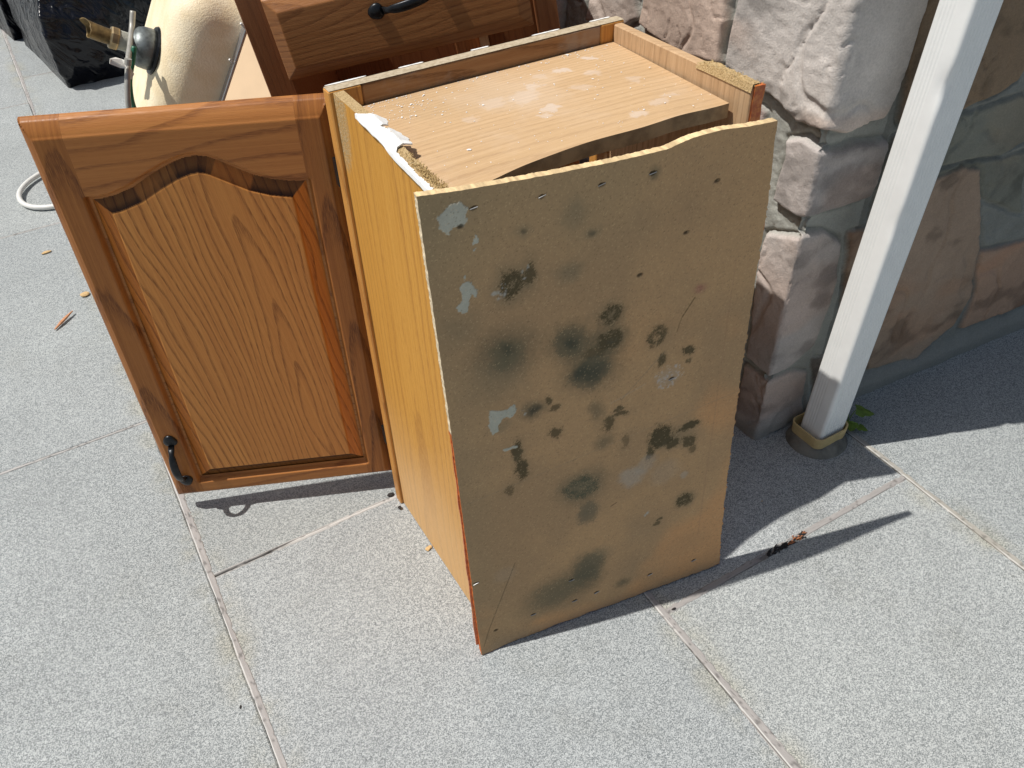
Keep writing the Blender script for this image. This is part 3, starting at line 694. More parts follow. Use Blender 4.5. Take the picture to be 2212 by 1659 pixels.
# top and bottom panels, shelf
def top_panel():
    nx, ny = 120, 40; x0, x1, y0, y1 = TH + .001, W - TH - .001, .030, D - .022
    V, G, C = [], [], []
    zt = lambda x, y: .7365 + .0035 * math.sin((x - .05) * 7) * (1 - (y - y0) / (y1 - y0)) + (.006 if False else 0)
    def bow(x): return .004 * math.sin(x * 15) + .003 * vn(x * 18, 2) - .022 * sstep(.22, .0, x)
    for lay in (0, 1):
        for i in range(nx):
            x = x0 + (x1 - x0) * i / (nx - 1)
            for j in range(ny):
                t = j / (ny - 1); y = (y0 + bow(x)) * (1 - t) + y1 * t; V.append((x - .0055 * (i / (nx - 1)) ** 3 * (1 - t), y, zt(x, y) - .004 * sstep(.33, .42, x) * (1 - t) - lay * .0185)); G.append((y, x, 0))
    n = nx * ny; g = gridfaces(nx, ny); F = [list(f) for f in g] + [[q + n for q in f[::-1]] for f in g]
    fm = [0] * (2 * len(g))
    ed = [(i * ny, (i + 1) * ny) for i in range(nx - 1)]
    for a, bb in ed: F.append([a + n, bb + n, bb, a]); fm.append(1)
    for a, bb in [(i * ny + ny - 1, (i + 1) * ny + ny - 1) for i in range(nx - 1)]: F.append([a, bb, bb + n, a + n]); fm.append(1)
    for j in range(ny - 1): F.append([j, j + 1, j + 1 + n, j + n]); fm.append(1); a = (nx - 1) * ny + j; F.append([a + n, a + 1 + n, a + 1, a]); fm.append(1)
    # painted marks: mould-white rings and dust
    P = np.array(V); X, Y = P[:, 0], P[:, 1]
    return link('top_panel', P, F, M_oaktop2, cab, grain=np.array(G), mats=[M_oaktop2, M_topedge], fmat=fm)
def _top_mat():
    m = M_oaktop.copy(); m.name = 'water_marked_oak_veneer'; t = m.node_tree; b = t.nodes['Principled BSDF']
    k = NT.__new__(NT); k.m = m; k.t = t; k.b = b; src = b.inputs['Base Color'].links[0].from_socket
    g = k.attr('grain').outputs['Vector']; y, x, z = k.xyz(g)[:3]
    nz = k.noise(k.comb(x, y, 0.), 75., 5., .7); acc = 0.
    x0_, y0_ = x, y; x = k.math('ADD', x, k.math('MULTIPLY', k.math('SUBTRACT', k.noise(k.comb(x0_, y0_, 11.), 28., 4., .65), .5), .060)); y = k.math('ADD', y, k.math('MULTIPLY', k.math('SUBTRACT', k.noise(k.comb(x0_, y0_, 17.), 34., 4., .65), .5), .045))
    for (cx, cy, r, am) in MARKS:
        d = k.math('ADD', k.math('POWER', k.math('DIVIDE', k.math('SUBTRACT', x, cx), r * 1.3), 2.), k.math('POWER', k.math('DIVIDE', k.math('SUBTRACT', y, cy), r), 2.))
        am *= .8; acc = k.math('MAXIMUM', acc, k.math('MULTIPLY', k.ramp(k.math('ADD', d, k.math('MULTIPLY', nz, 1.9)), 2.1, 1.15), am))
    c = k.mix(k.math('MULTIPLY', acc, .8), src, (.66, .60, .56))
    hz = k.noise(k.comb(x, y, 1.), 7., 4., .6); c = k.mix(k.math('MULTIPLY', k.ramp(hz, .45, .7), .22), c, (.66, .56, .46))
    sp = k.noise(k.comb(x, y, 2.), 320., 2.); c = k.mix(k.math('MULTIPLY', k.ramp(sp, .70, .76), .7), c, (.80, .72, .60))
    sp = k.noise(k.comb(x, y, 5.), 210., 2.); c = k.mix(k.math('MULTIPLY', k.ramp(sp, .73, .78), .6), c, (.22, .15, .08))
    dk = k.ramp(k.noise(k.comb(x, y, 7.), 4., 3.), .5, .75); c = k.mix(k.math('MULTIPLY', dk, .3), c, (.42, .30, .17))
    t.links.new(c, b.inputs['Base Color']); b.inputs['Roughness'].default_value = .6; return m
MARKS = [(.30, .232, .011, .75), (.265, .232, .010, .35), (.333, .20, .013, .5), (.24, .205, .013, .55), (.215, .185, .022, .45), (.17, .19, .017, .4), (.13, .165, .010, .35), (.225, .135, .011, .7), (.212, .12, .008, .5), (.29, .165, .012, .35), (.36, .15, .010, .35), (.345, .075, .014, .45), (.30, .06, .010, .6), (.37, .085, .008, .4), (.355, .245, .008, .8)]
M_oaktop2 = _top_mat()
M_topedge = plain('dark_damp_board_edge', (.46, .33, .18), .85, var=.35, sc=35., bump=.5, c2=(.26, .18, .095))
top = top_panel()
b = MB(); b.board(TH, W - TH, .010, D - .02, .020, .036, 0, 2, None); b.build('bottom_panel', M_oakin, cab)
b = MB(); b.board(TH, W - TH, .060, D - .02, .370, .385, 0, 2, None); b.build('shelf', M_oakin, cab)
# inner cleats seen through the gap under the top panel
b = MB(); b.board(.17, .19, .034, .046, .690, .7175, 2, 1, None); b.build('corner_block', M_oakframe, cab)
b = MB(); b.board(.232, .238, .036, .05, .675, .7165, 2, 1, None); b.build('corner_block', M_lightwood, cab)

# face frame: two stiles and two rails, front side away from the camera
SW = .040
b = MB()
b.board(-.0035, SW, D - .0195, D, -.0, H, 2, 1, (.02, .4, 0), .0016)
b.board(W - SW + .0035, W + .0035, D - .0195, D, 0, H, 2, 1, (.03, 1.4, 0), .0016)
ff = b.build('face_frame', M_oakframe, cab)
b = MB(); b.board(SW + .0006, W - SW + .003, D - .0190, D - .0005, H - .040, H - .0005, 0, 1, (.01, .2, 0), .0015); r_ = b.build('rail', M_oakold, ff)
b = MB(); b.board(SW + .0006, W - SW + .003, D - .0190, D - .0005, .0, .040, 0, 1, None, .0015); b.build('rail', M_oakframe, ff)
# dusty cap faces of the frame's sawn top
def cap():
    V, F = [], []
    def q(x0, x1, y0, y1, z):
        m = 24; k = len(V)
        for i in range(m + 1):
            x = x0 + (x1 - x0) * i / m
            V.append((x, y0 + .0006 * vn(x * 300, 1), z)); V.append((x, (y0 + y1) / 2, z + .0006)); V.append((x, y1 - .0006 * vn(x * 300, 2), z))
        for i in range(m):
            a = k + i * 3; F.append([a, a + 3, a + 4, a + 1]); F.append([a + 1, a + 4, a + 5, a + 2])
    q(-.0028, W + .0028, D - .0188, D - .0006, H + .0004)
    link('dusty_top', np.array(V), F, M_dustedge, ff)
cap()
for v_, f_ in CK: link('caulk_skin', v_, f_, M_caulk, ff)

# ------------------------------------------------------------------ back board
BL = np.array([-.029, -.057, .0]); BX = np.array([.98664791, -.16286772, 0]); BZ = np.array([.00817263, .04950954, .99874021]); BN = np.array([-.16266254, -.98540495, .05017954])
def back_board():
    nu, nv = 350, 640; TB = .0105
    s, t = np.meshgrid(np.linspace(0, 1, nu), np.linspace(0, 1, nv), indexing='ij')
    zl = t * .765
    re = np.interp(zl, [0, .05, .109, .244, .419, .591, .659, .765], [.423, .419, .416, .411, .407, .4085, .410, .406])
    le = np.interp(zl, [0, .25, .5, .765], [.001, -.001, -.003, -.007])
    jag = .0016 * (fbm(zl * 90, zl * 0, 3, 3) - .5) * 2 + .0016 * (zl < .7) * (vn(zl * 300, 4) > .8)
    re = re + jag; le = le + .0006 * (vn(zl * 200, 9) - .5)
    U = le * (1 - s) + re * s
    tp = np.interp(U, [-.008, .04, .108, .17, .212, .266, .299, .333, .369, .405], [.766, .763, .762, .7615, .761, .761, .767, .768, .7645, .764]) + .0010 * (fbm(U * 150, U * 0, 5, 3) - .5)
    bt = .0015 + .0045 * sstep(.10, .13, U) * sstep(.23, .2, U) * vn(U * 60, 3) + .003 * (U > .24) * vn(U * 110, 8) + .0012 * vn(U * 300, 1) + .004 * sstep(.40, .43, U)
    Vv = bt * (1 - t) + tp * t
    off = .0035 * np.sin((U - .08) * 15) * sstep(.35, .75, Vv) + .0004 * fbm(U * 40, Vv * 40, 2, 3) + .004 * sstep(.06, 0, Vv) * sstep(.06, 0, U)
    # ---- paint the surface
    f1 = fbm(U * 9, Vv * 9, 11, 5); f2 = fbm(U * 45, Vv * 45, 12, 4); f3 = fbm(U * 190, Vv * 190, 13, 3); f4 = fbm(U * 420, Vv * 420, 14, 2); f5 = fbm(U * 330, Vv * 330, 18, 3); rn0 = np.random.RandomState(8).rand(*U.shape)
    A = np.array([.545, .335, .166]); Bc = np.array([.465, .292, .150]); O = np.array([.70, .355, .150])
    C = A + (Bc - A) * sstep(.35, .65, f1)[..., None]
    m = sstep(.52, .68, fbm(U * 6, Vv * 6, 15, 4)) * sstep(.62, .35, Vv); C = C + (O - C) * (m * .6)[..., None]  # broken orange tint low on the board, ground bounce light put into the colour
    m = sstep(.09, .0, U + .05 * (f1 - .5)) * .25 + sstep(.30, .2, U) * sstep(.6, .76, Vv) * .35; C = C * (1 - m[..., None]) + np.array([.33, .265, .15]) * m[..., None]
    m = sstep(.58, .7, fbm(U * 4, Vv * 3, 16, 4)) * .3; C = C * (1 - m[..., None]) + np.array([.30, .24, .15]) * m[..., None]
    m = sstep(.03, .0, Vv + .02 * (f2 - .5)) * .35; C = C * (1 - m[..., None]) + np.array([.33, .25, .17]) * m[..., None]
    wu = U + .012 * (f2 - .5) + .005 * (f3 - .5); wv = Vv + .012 * (fbm(U * 45, Vv * 45, 22, 4) - .5) + .005 * (fbm(U * 190, Vv * 190, 23, 2) - .5)
    def blob(u, v, ru, rv, amt, col, speck=0., ring=0., soft=.9):
        nonlocal C
        d = np.hypot((wu - u) / ru, (wv - v) / rv)
        a = sstep(1. + .15, 1 - soft, d + .25 * (f5 - .5))
        if ring: a = a * (1 - .75 * sstep(ring, 0, d))
        if speck: a = sstep(speck - .02, speck + .16, a * .62 + (f3 * .30 + f5 * .38 + rn0 * .32) * .75)* (d < 1.5)* sstep(1.5,1.0,d)
        a = np.clip(a * amt, 0, 1)[..., None]; C = C * (1 - a) + np.array(col) * a
    gg = (.095, .095, .06); gd = (.03, .037, .028); br = (.075, .05, .018); gs = (.16, .155, .10)
    # soft grey-green halos
    for (u, v, ru, rv, am) in [(.152, .644, .026, .018, .45), (.10, .707, .014, .012, .35), (.158, .712, .018, .022, .3), (.18, .685, .014, .010, .35), (.205, .57, .024, .022, .5), (.155, .546, .040, .038, .72), (.207, .534, .036, .034, .7), (.182, .50, .055, .052, .72), (.074, .556, .055, .044, .66), (.065, .52, .055, .045, .35), (.104, .456, .024, .020, .6), (.190, .425, .015, .028, .55), (.203, .366, .020, .018, .55), (.17, .294, .050, .042, .5), (.18, .239, .022, .026, .45), (.339, .195, .024, .022, .45), (.180, .109, .040, .054, .72), (.13, .085, .078, .052, .55), (.20, .14, .03, .02, .4), (.09, .06, .05, .03, .2), (.244, .049, .016, .013, .6), (.084, .640, .034, .032, .4), (.31, .33, .045, .030, .35), (.021, .60, .030, .03, .25), (.25, .738, .010, .010, .65), (.165, .70, .04, .04, .15), (.058, .445, .02, .014, .4), (.36, .09, .05, .035, .15)]:
        blob(u, v, ru, rv, am, gs if am < .5 else gg)
    # darker cores
    for (u, v, r, am) in [(.157, .545, .012, .8), (.207, .528, .015, .85), (.168, .497, .016, .85), (.185, .487, .02, .7), (.075, .558, .012, .6), (.104, .456, .011, .7), (.18, .685, .006, .5), (.1, .707, .005, .5)]: blob(u, v, r, r, am, gd)
    # speckled brown growths
    for (u, v, ru, rv, am, sp) in [(.084, .643, .021, .021, .95, .50), (.106, .652, .012, .022, .8, .62), (.205, .571, .019, .018, .95, .55), (.207, .534, .023, .021, .9, .52), (.271, .518, .021, .021, .9, .58), (.321, .480, .010, .010, .9, .52), (.281, .477, .010, .012, .85, .60), (.322, .463, .006, .006, .7, .5), (.124, .466, .006, .008, .8, .5), (.132, .449, .011, .007, .7, .55), (.222, .418, .009, .006, .8, .5), (.133, .410, .012, .012, .8, .5), (.208, .396, .014, .018, .8, .60), (.225, .407, .020, .008, .8, .66), (.289, .343, .017, .021, 1., .40), (.300, .333, .014, .010, 1., .45), (.310, .322, .017, .012, .9, .50), (.331, .345, .020, .009, .95, .50), (.336, .318, .012, .013, .85, .52), (.275, .318, .007, .016, .9, .50), (.080, .395, .009, .026, .9, .55), (.086, .365, .013, .030, .9, .60), (.066, .335, .016, .016, .6, .72), (.339, .195, .017, .016, .95, .50), (.296, .163, .009, .006, .7, .52), (.187, .52, .03, .02, .5, .72), (.235, .355, .01, .02, .5, .7), (.34, .30, .01, .012, .6, .58), (.300, .172, .006, .004, .8, .5)]:
        blob(u, v, ru, rv, am, br, speck=sp, ring=.72 if (u, v) in ((.205, .571), (.271, .518), (.207, .534), (.339, .195), (.084, .643)) else 0)
        blob(u, v, ru * 1.35, rv * 1.35, .30 * am, (.17, .14, .08), soft=.8)
    blob(.17, .294, .036, .030, .95, (.085, .085, .05), ring=.80, speck=.58); blob(.17, .294, .042, .036, .45, (.15, .145, .09)); blob(.18, .24, .02, .028, .5, (.13, .12, .08), speck=.45); blob(.185, .115, .036, .05, .5, (.12, .115, .075), speck=.60); blob(.13, .085, .07, .045, .4, (.17, .15, .09), speck=.64); blob(.155, .546, .034, .032, .5, (.11, .105, .065), speck=.60); blob(.18, .49, .04, .035, .5, (.10, .10, .065), speck=.60); blob(.075, .55, .04, .035, .35, (.12, .12, .07), speck=.66)
    blob(.328, .571, .013, .009, .5, (.34, .10, .10)); 
    for (u, v, r, am) in [(.247, .284, .024, .6), (.268, .300, .018, .4), (.334, .25, .010, .5), (.293, .445, .020, .35), (.30, .27, .03, .2), (.05, .165, .02, .15)]: blob(u, v, r, r * .9, am, (.47, .40, .32), soft=.5)
    sc = ((f4 > .66) & (np.hypot((U - .293) / .024, (Vv - .447) / .020) < 1)); C[sc] = C[sc] * .4 + np.array([.55, .50, .44]) * .6
    # torn white patch round the left growth
    for (pl) in ([(.062, .646), (.073, .652), (.078, .645), (.076, .632), (.064, .628), (.058, .636)], [(.094, .660), (.104, .668), (.106, .655), (.100, .640), (.094, .645)], [(.267, .19), (.275, .20), (.281, .196), (.27, .184)], [(.098, .458), (.088, .462), (.090, .452), (.096, .45)], [(.31, .405), (.318, .41), (.316, .403)]):
        d = sdpoly(wu, wv, pl); a = (sstep(0, .002, d) * sstep(.42, .55, f3) * .75)[..., None]; C = C * (1 - a) + np.array([.50, .47, .40]) * a
    # pale paint patches
    pp = [[(0.011, 0.739), (0.023, 0.75), (0.037, 0.751), (0.043, 0.742), (0.038, 0.723), (0.025, 0.726), (0.021, 0.717), (0.011, 0.726)],
        [(0.026, 0.656), (0.037, 0.66), (0.046, 0.646), (0.045, 0.637), (0.038, 0.642), (0.034, 0.624), (0.027, 0.620), (0.019, 0.628), (0.028, 0.638)],
        [(0.047, 0.476), (0.071, 0.470), (0.079, 0.476), (0.083, 0.463), (0.074, 0.454), (0.064, 0.459), (0.057, 0.449), (0.057, 0.438), (0.048, 0.435), (0.044, 0.451)],
        [(0.06, 0.407), (0.078, 0.409), (0.08, 0.404), (0.062, 0.401)], [(0.045, 0.700), (0.048, 0.712), (0.052, 0.710), (0.050, 0.701)], [(.045, .695), (.048, .697), (.047, .692)], [(.031, .665), (.035, .667), (.034, .661)]]
    w2u = U + .0045 * (f3 - .5) + .002 * (f4 - .5); w2v = Vv + .0045 * (fbm(U * 190, Vv * 190, 29, 2) - .5)
    pm = np.zeros(U.shape)
    for q in pp: pm = np.maximum(pm, sstep(-.0002, .0006, sdpoly(w2u, w2v, q)))
    C = C * (1 - pm[..., None]) + (np.array([.52, .50, .40]) * (.88 + .24 * f2)[..., None]) * pm[..., None]; off = off + pm * .0006
    # scratches
    def scratch(a, b_, w, col, am):
        nonlocal C
        e = np.array(b_) - np.array(a); L = np.linalg.norm(e); e = e / L; x = (U - a[0]) * e[0] + (Vv - a[1]) * e[1]; y = -(U - a[0]) * e[1] + (Vv - a[1]) * e[0] + .002 * (f1 - .5)
        k = (sstep(w, w * .3, np.abs(y)) * (x > 0) * (x < L) * am)[..., None]; C = C * (1 - k) + np.array(col) * k
    scratch((.006, .02), (.066, .185), .0012, (.16, .11, .06), .7); scratch((.225, .430), (.285, .49), .0010, (.26, .20, .13), .5); scratch((.305, .535), (.322, .560), .0014, (.13, .08, .03), .8); scratch((.305, .535), (.300, .515), .0010, (.13, .08, .03), .6)
    scratch((.21, .43), (.26, .445), .0009, (.50, .42, .33), .4); scratch((.0, .33), (.42, .385), .0009, (.33, .25, .16), .35); scratch((.215, .235), (.226, .240), .0012, (.1, .06, .03), .8); scratch((.375, .6), (.372, .1), .0015, (.40, .22, .12), .3)
    # small dark holes
    for (u, v) in STAPLES:
        d = np.hypot((U - u) / 1.6, (Vv - v) - (U - u) * .12); k = sstep(.0032, .0014, d + .002 * (f3 - .5))[..., None] * .85; C = C * (1 - k) + np.array([.035, .025, .012]) * k; off = off - k[..., 0] * .0012
    rn = np.random.RandomState(5).rand(*U.shape); fib = ((rn > .972) * .38)[..., None]; C = C * (1 - fib) + np.array([.78, .56, .31]) * fib
    fib = ((rn < .02) * .5)[..., None]; C = C * (1 - fib) + np.array([.16, .10, .05]) * fib
    C *= (.92 + .16 * f4)[..., None]
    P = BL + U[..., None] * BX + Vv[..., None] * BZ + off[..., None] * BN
    V = [P.reshape(-1, 3)]; CC = [C.reshape(-1, 3)]; F = [gridfaces(nu, nv, flip=False)]
    # edge ribbon
    idx = [(i, 0) for i in range(nu)] + [(nu - 1, j) for j in range(1, nv)] + [(i, nv - 1) for i in range(nu - 2, -1, -1)] + [(0, j) for j in range(nv - 2, 0, -1)]
    ii = np.array([a for a, _ in idx]); jj = np.array([q for _, q in idx]); m = len(idx)
    E0 = P[ii, jj]; eu, ev = U[ii, jj], Vv[ii, jj]
    istop = (jj == nv - 1); isl = (ii == 0) & ~istop
    fibre = np.array([.70, .52, .29]); red = np.array([.50, .13, .03])
    ec = np.where(istop[:, None], fibre, np.where((isl & (ev > .455))[:, None], np.array([.62, .52, .36]), red)) * (.75 + .5 * vn(np.arange(m) * .31, np.arange(m) * .0))[:, None]
    rings = []; n0 = nu * nv; K = 5
    for k in range(K):
        f = k / (K - 1); rag = (.0007 * (vn(np.arange(m) * .61 + k * 7, k * 3.) - .5) * (0 < k))[:, None]
        outd = np.where(istop[:, None], BZ, np.where(isl[:, None], -BX, 0 * BX))
        V.append(E0 - BN * (TB * f) + outd * rag); CC.append(ec * (1 if k else .92)); 
    a = n0 + np.arange(m); b_ = n0 + (np.arange(m) + 1) % m
    for k in range(K - 1): F.append(np.stack([a + k * m, a + (k + 1) * m, b_ + (k + 1) * m, b_ + k * m], 1))
    V = np.vstack(V); CC = np.vstack(CC); F = [list(map(int, f)) for f in np.vstack(F)]; F.append([int(q) for q in (n0 + (K - 1) * m + np.arange(m))])
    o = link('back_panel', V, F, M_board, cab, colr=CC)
    me = o.data
    import bmesh
    bm = bmesh.new(); bm.from_mesh(me); bmesh.ops.recalc_face_normals(bm, faces=bm.faces[:]); bm.to_mesh(me); bm.free()
    o['label'] = 'buckled brown back board with black mould, staples and pale paint patches'
    return o
STAPLES = [(0.049, 0.742), (0.122, 0.74), (0.189, 0.739), (0.25, 0.738), (0.3, 0.654), (0.034, 0.725), (0.241, 0.614), (0.298, 0.441), (0.006, 0.169), (0.029, 0.046), (0.09, 0.051), (0.154, 0.101), (0.159, 0.048), (0.197, 0.049), (0.291, 0.045), (0.371, 0.041), (0.336, 0.709)]
bb = back_board()
def bpt(u, v, n=0.): return BL + BX * u + BZ * v + BN * n
for i, (u, v) in enumerate(STAPLES):
    if i in (4, 5, 6, 16, 9): continue
    e = np.array(BX) * math.cos(.16) + np.array(BZ) * math.sin(.16 + .1 * math.sin(i)); e /= np.linalg.norm(e)
    off = .0035 * math.sin((u - .08) * 15) * float(sstep(.35, .75, v)) + .0004
    c = bpt(u, v, off + .0002); h = .0042
    P = [c - e * h - BN * .003, c - e * h + BN * .0004, c + e * h + BN * .0004, c + e * h - BN * .003]
    V, F = tube(P, .00055, 6); link('staple', V, F, M_steel, bb)
# jagged slivers of stained veneer beyond both edges
def sliver(side):
    m = 130; V = []; F = []
    z0, z1 = (.0, .70) if side > 0 else (.02, .455)
    for i in range(m):
        z = z0 + (z1 - z0) * i / (m - 1)
        if side > 0:
            e = np.interp(z, [0, .05, .109, .244, .419, .591, .659, .765], [.423, .419, .416, .411, .407, .4085, .410, .406]); w = .0022 * sstep(.5, .8, fbm(z * 26, 1., 5, 3) + .22) + .0018 * sstep(.45, .6, vn(z * 9, 8)) + .003 * sstep(.12, .02, z) - .001
            u0, u1 = e - .004, e + max(w, -.0005)
        else:
            w = .0018 + .0016 * vn(z * 30, 2); u0, u1 = .001, -.001 - w * (.4 + .6 * (vn(z * 5, 3) > .3))
        for n_ in (-.004, -.0065): V += [bpt(u0, z, n_), bpt(u1, z, n_)]
        if i: a = (i - 1) * 4; b_ = a + 4; F += [[a, a + 1, b_ + 1, b_], [a + 2, b_ + 2, b_ + 3, a + 3], [a + 1, a + 3, b_ + 3, b_ + 1]]
    link('veneer_sliver', np.array(V), F, M_redstain, bb)
sliver(1); sliver(-1)

# ------------------------------------------------------------------ cabinet door
HX, HY, ANG, DZ, DH, DW = .0066, .3243, .413, .0375, .6985, .3855
DU = np.array([-math.cos(ANG), math.sin(ANG), 0]); DN = np.array([-math.sin(ANG), -math.cos(ANG), 0]); DO = np.array([HX, HY, DZ])
DTZ = np.array([-DN[0] * .007, -DN[1] * .007, 1.]); DTZ /= np.linalg.norm(DTZ)   # the open door hangs a little out of plumb
def dpt(a, z, n): return DO + np.multiply.outer(a, DU) + np.multiply.outer(np.asarray(z) - .3, DTZ) + np.array([0, 0, .3]) + np.multiply.outer(n, DN)
arch = [(.336, .589), (.322, .588), (.304, .591), (.278, .600), (.249, .616), (.222, .629), (.2, .636), (.183, .638), (.168, .635), (.157, .630), (.133, .615), (.113, .603), (.091, .595), (.066, .590), (.044, .589)]
OPEN = [(.044, .0375), (.336, .0375)] + arch
def door():
    n1, n2 = 330, 590
    a = np.linspace(0, DW, n1); z = np.linspace(0, DH, n2); A, Z = np.meshgrid(a, z, indexing='ij')
    sd = sdpoly(A, Z, OPEN)
    e = np.minimum(np.minimum(A, DW - A), np.minimum(Z, DH - Z))
    # outer edge: step, cove, then flat
    mo = .0125
    et = np.minimum(np.minimum(A, DW - A), Z); et = np.minimum(et, (DH - Z) * .55)
    prof = -.0050 * (1 - sstep(0., .0022, et)) - .0085 * np.clip(1 - et / mo, 0, 1) ** 1.4 * np.where((DH - Z) * .55 <= et + 1e-9, 1.5, 1.) - .0014 * (1 - sstep(mo - .0008, mo + .0008, et))
    inn = -.0100 * sstep(-.0050, .0015, sd)
    h = prof + inn
    k = sd < .0035
    # frame mesh: delete cells well inside the opening
    G = np.zeros((*A.shape, 3))
    rail = (A > .044) & (A < .336)
    et_ = et; G[..., 0] = np.where(rail, Z - np.where(Z > .3, .50, -.06), A - np.where(A < .19, .02, .36)); G[..., 1] = np.where(rail, A + 2.0 * (Z > .3) + 4, Z + (A > .19) * 1.3)
    # top and bottom grain
    F = gridfaces(n1, n2); ins = sd.ravel()[F].min(1) > .004; F = F[~ins]
    railf = rail.ravel()[F].all(1)
    P = dpt(A, Z, h).reshape(-1, 3); V = [P]; n = n1 * n2; Gs = [G.reshape(-1, 3)]
    TB = .0125
    # perimeter edges and back slab (box behind)
    o = None
    idx = [(i, 0) for i in range(n1)] + [(n1 - 1, j) for j in range(1, n2)] + [(i, n2 - 1) for i in range(n1 - 2, -1, -1)] + [(0, j) for j in range(n2 - 2, 0, -1)]
    ii = np.array([q for q, _ in idx]); jj = np.array([q for _, q in idx]); m = len(idx)
    B1 = dpt(A[ii, jj], Z[ii, jj], np.full(m, -.0205)); V.append(B1); Gs.append(G[ii, jj] + [0.0, 0, 0])
    L = [list(map(int, f)) for f in F]; fm = list(railf.astype(int))
    ring0 = ii * n2 + jj
    for k_ in range(m):
        q = (k_ + 1) % m; L.append([int(ring0[k_]), n + k_, n + q, int(ring0[q])]); fm.append(1 if rail[ii[k_], jj[k_]] else 0)
    L.append([n + k_ for k_ in range(m)]); fm.append(0)
    V = np.vstack(V); Gs = np.vstack(Gs)
    # drop unused verts
    used = np.zeros(len(V), bool)
    for f in L: used[f] = True
    mp = np.cumsum(used) - 1; L = [[int(mp[q]) for q in f] for f in L]; V = V[used]; Gs = Gs[used]
    o = link('door', V, L, M_oakdoor, cab, grain=Gs, mats=[M_oakdoor, M_oakrail], fmat=fm, smooth=True)
    import bmesh
    bm = bmesh.new(); bm.from_mesh(o.data); bmesh.ops.recalc_face_normals(bm, faces=bm.faces[:])
    bm.to_mesh(o.data); bm.free(); o.data.set_sharp_from_angle(angle=math.radians(42))
    o['label'] = 'arched raised panel oak door swung fully open, grain showing'
    # raised panel
    a2 = np.linspace(.040, .340, 300); z2 = np.linspace(.033, .642, 600); A, Z = np.meshgrid(a2, z2, indexing='ij')
    sd = sdpoly(A, Z, OPEN)
    wdt = np.where(Z < .09, .018, .024)
    h = -.0125 + .0095 * np.clip((sd - .002) / .0225, 0, 1) + .0022 * sstep(.0235, .0262, sd)
    F = gridfaces(300, 600); F = F[sd.ravel()[F].max(1) > -.004]
    G = np.stack([A - .150, Z - .20, 0 * A], -1).reshape(-1, 3)
    P = dpt(A, Z, h).reshape(-1, 3); used = np.zeros(len(P), bool); used[F.ravel()] = True; mp = np.cumsum(used) - 1
    gz = np.abs(np.gradient(sd, axis=1)); gx = np.abs(np.gradient(sd, axis=0)); vert = gz / (gz + gx + 1e-9)   # top and bottom bevels: darker end grain plus the frame's shadow painted in
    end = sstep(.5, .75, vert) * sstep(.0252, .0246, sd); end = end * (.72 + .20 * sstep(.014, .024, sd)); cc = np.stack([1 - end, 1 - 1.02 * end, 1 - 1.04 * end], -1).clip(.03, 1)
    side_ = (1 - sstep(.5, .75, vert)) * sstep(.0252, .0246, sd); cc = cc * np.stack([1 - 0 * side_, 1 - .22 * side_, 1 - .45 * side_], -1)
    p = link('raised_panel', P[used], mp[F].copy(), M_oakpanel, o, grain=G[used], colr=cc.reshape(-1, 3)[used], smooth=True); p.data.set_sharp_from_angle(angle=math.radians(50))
    return o
dr = door()

# handles
def handle(P0, P1, N, parent, rise=.028, up=None):
    """spade-footed arched pull from P0 to P1, N points out of the face"""
    P0, P1, N = map(np.array, (P0, P1, N)); e = (P1 - P0); Lh = np.linalg.norm(e); e = e / Lh; S = np.cross(N, e); L = []
    n = 15; sec = 10; V = []
    for i in range(n):
        f = i / (n - 1); hgt = rise * math.sin(math.pi * min(max((f - .02) / .96, 0), 1)) ** .45 if 0 < f < 1 else .002
        c = P0 + e * Lh * f + N * hgt; w = .0052 + .0018 * abs(math.sin(math.pi * f * 1)) - .0016 * math.exp(-((f - .14) / .05) ** 2) - .0016 * math.exp(-((f - .86) / .05) ** 2); tk = .0034
        # tangent
        df = .02; h2 = rise * math.sin(math.pi * min(max((f + df - .02) / .96, 0), 1)) ** .45; tv = e * Lh * df + N * (h2 - hgt); tv /= np.linalg.norm(tv); nv = np.cross(tv, S); nv = nv if nv @ N >= 0 else -nv
        for k in range(sec): a = 2 * math.pi * k / sec; V.append(c + S * w * math.cos(a) + nv * tk * math.sin(a))
    F = [[i * sec + k, i * sec + (k + 1) % sec, (i + 1) * sec + (k + 1) % sec, (i + 1) * sec + k] for i in range(n - 1) for k in range(sec)] + [list(range(sec)), [(n - 1) * sec + k for k in range(sec)]]
    L.append((np.array(V), F))
    for (c, s) in ((P0, -1), (P1, 1)):
        V = []; m = 20
        for lay, (r, hh) in enumerate(((1., .0), (1., .0022), (.8, .0045), (.35, .0062), (.02, .0066))):
            for k in range(m):
                a = 2 * math.pi * k / m; R = .0115 * r * (1 + .10 * math.cos(a) + .06 * math.cos(3 * a)); V.append(c + e * s * (R * math.cos(a) + .006) + S * R * .98 * math.sin(a) + N * hh)
        F = [[i * m + k, i * m + (k + 1) % m, (i + 1) * m + (k + 1) % m, (i + 1) * m + k] for i in range(4) for k in range(m)] + [[4 * m + k for k in range(m)]]
        L.append((np.array(V), F))
    V, F = join(L); return link('handle', V, F, M_iron, parent, smooth=True)
handle(dpt(.3565, .134, .0), dpt(.3565, .052, .0), DN, dr, .026)
# hinges between door and frame
for z in (.13, .62):
    V, F = lathe([(.004, 0), (.004, .05)], frame((.0045, D + .009, z), (1, 0, 0), (0, 1, 0), (0, 0, 1)), 12)
    V2, F2 = bbox_board(-.004, .004, D + .0015, D + .012, z + .005, z + .045, .0008)
    V, F = join([(V, F), (V2, F2)]); link('hinge', V, F, M_iron, cab)

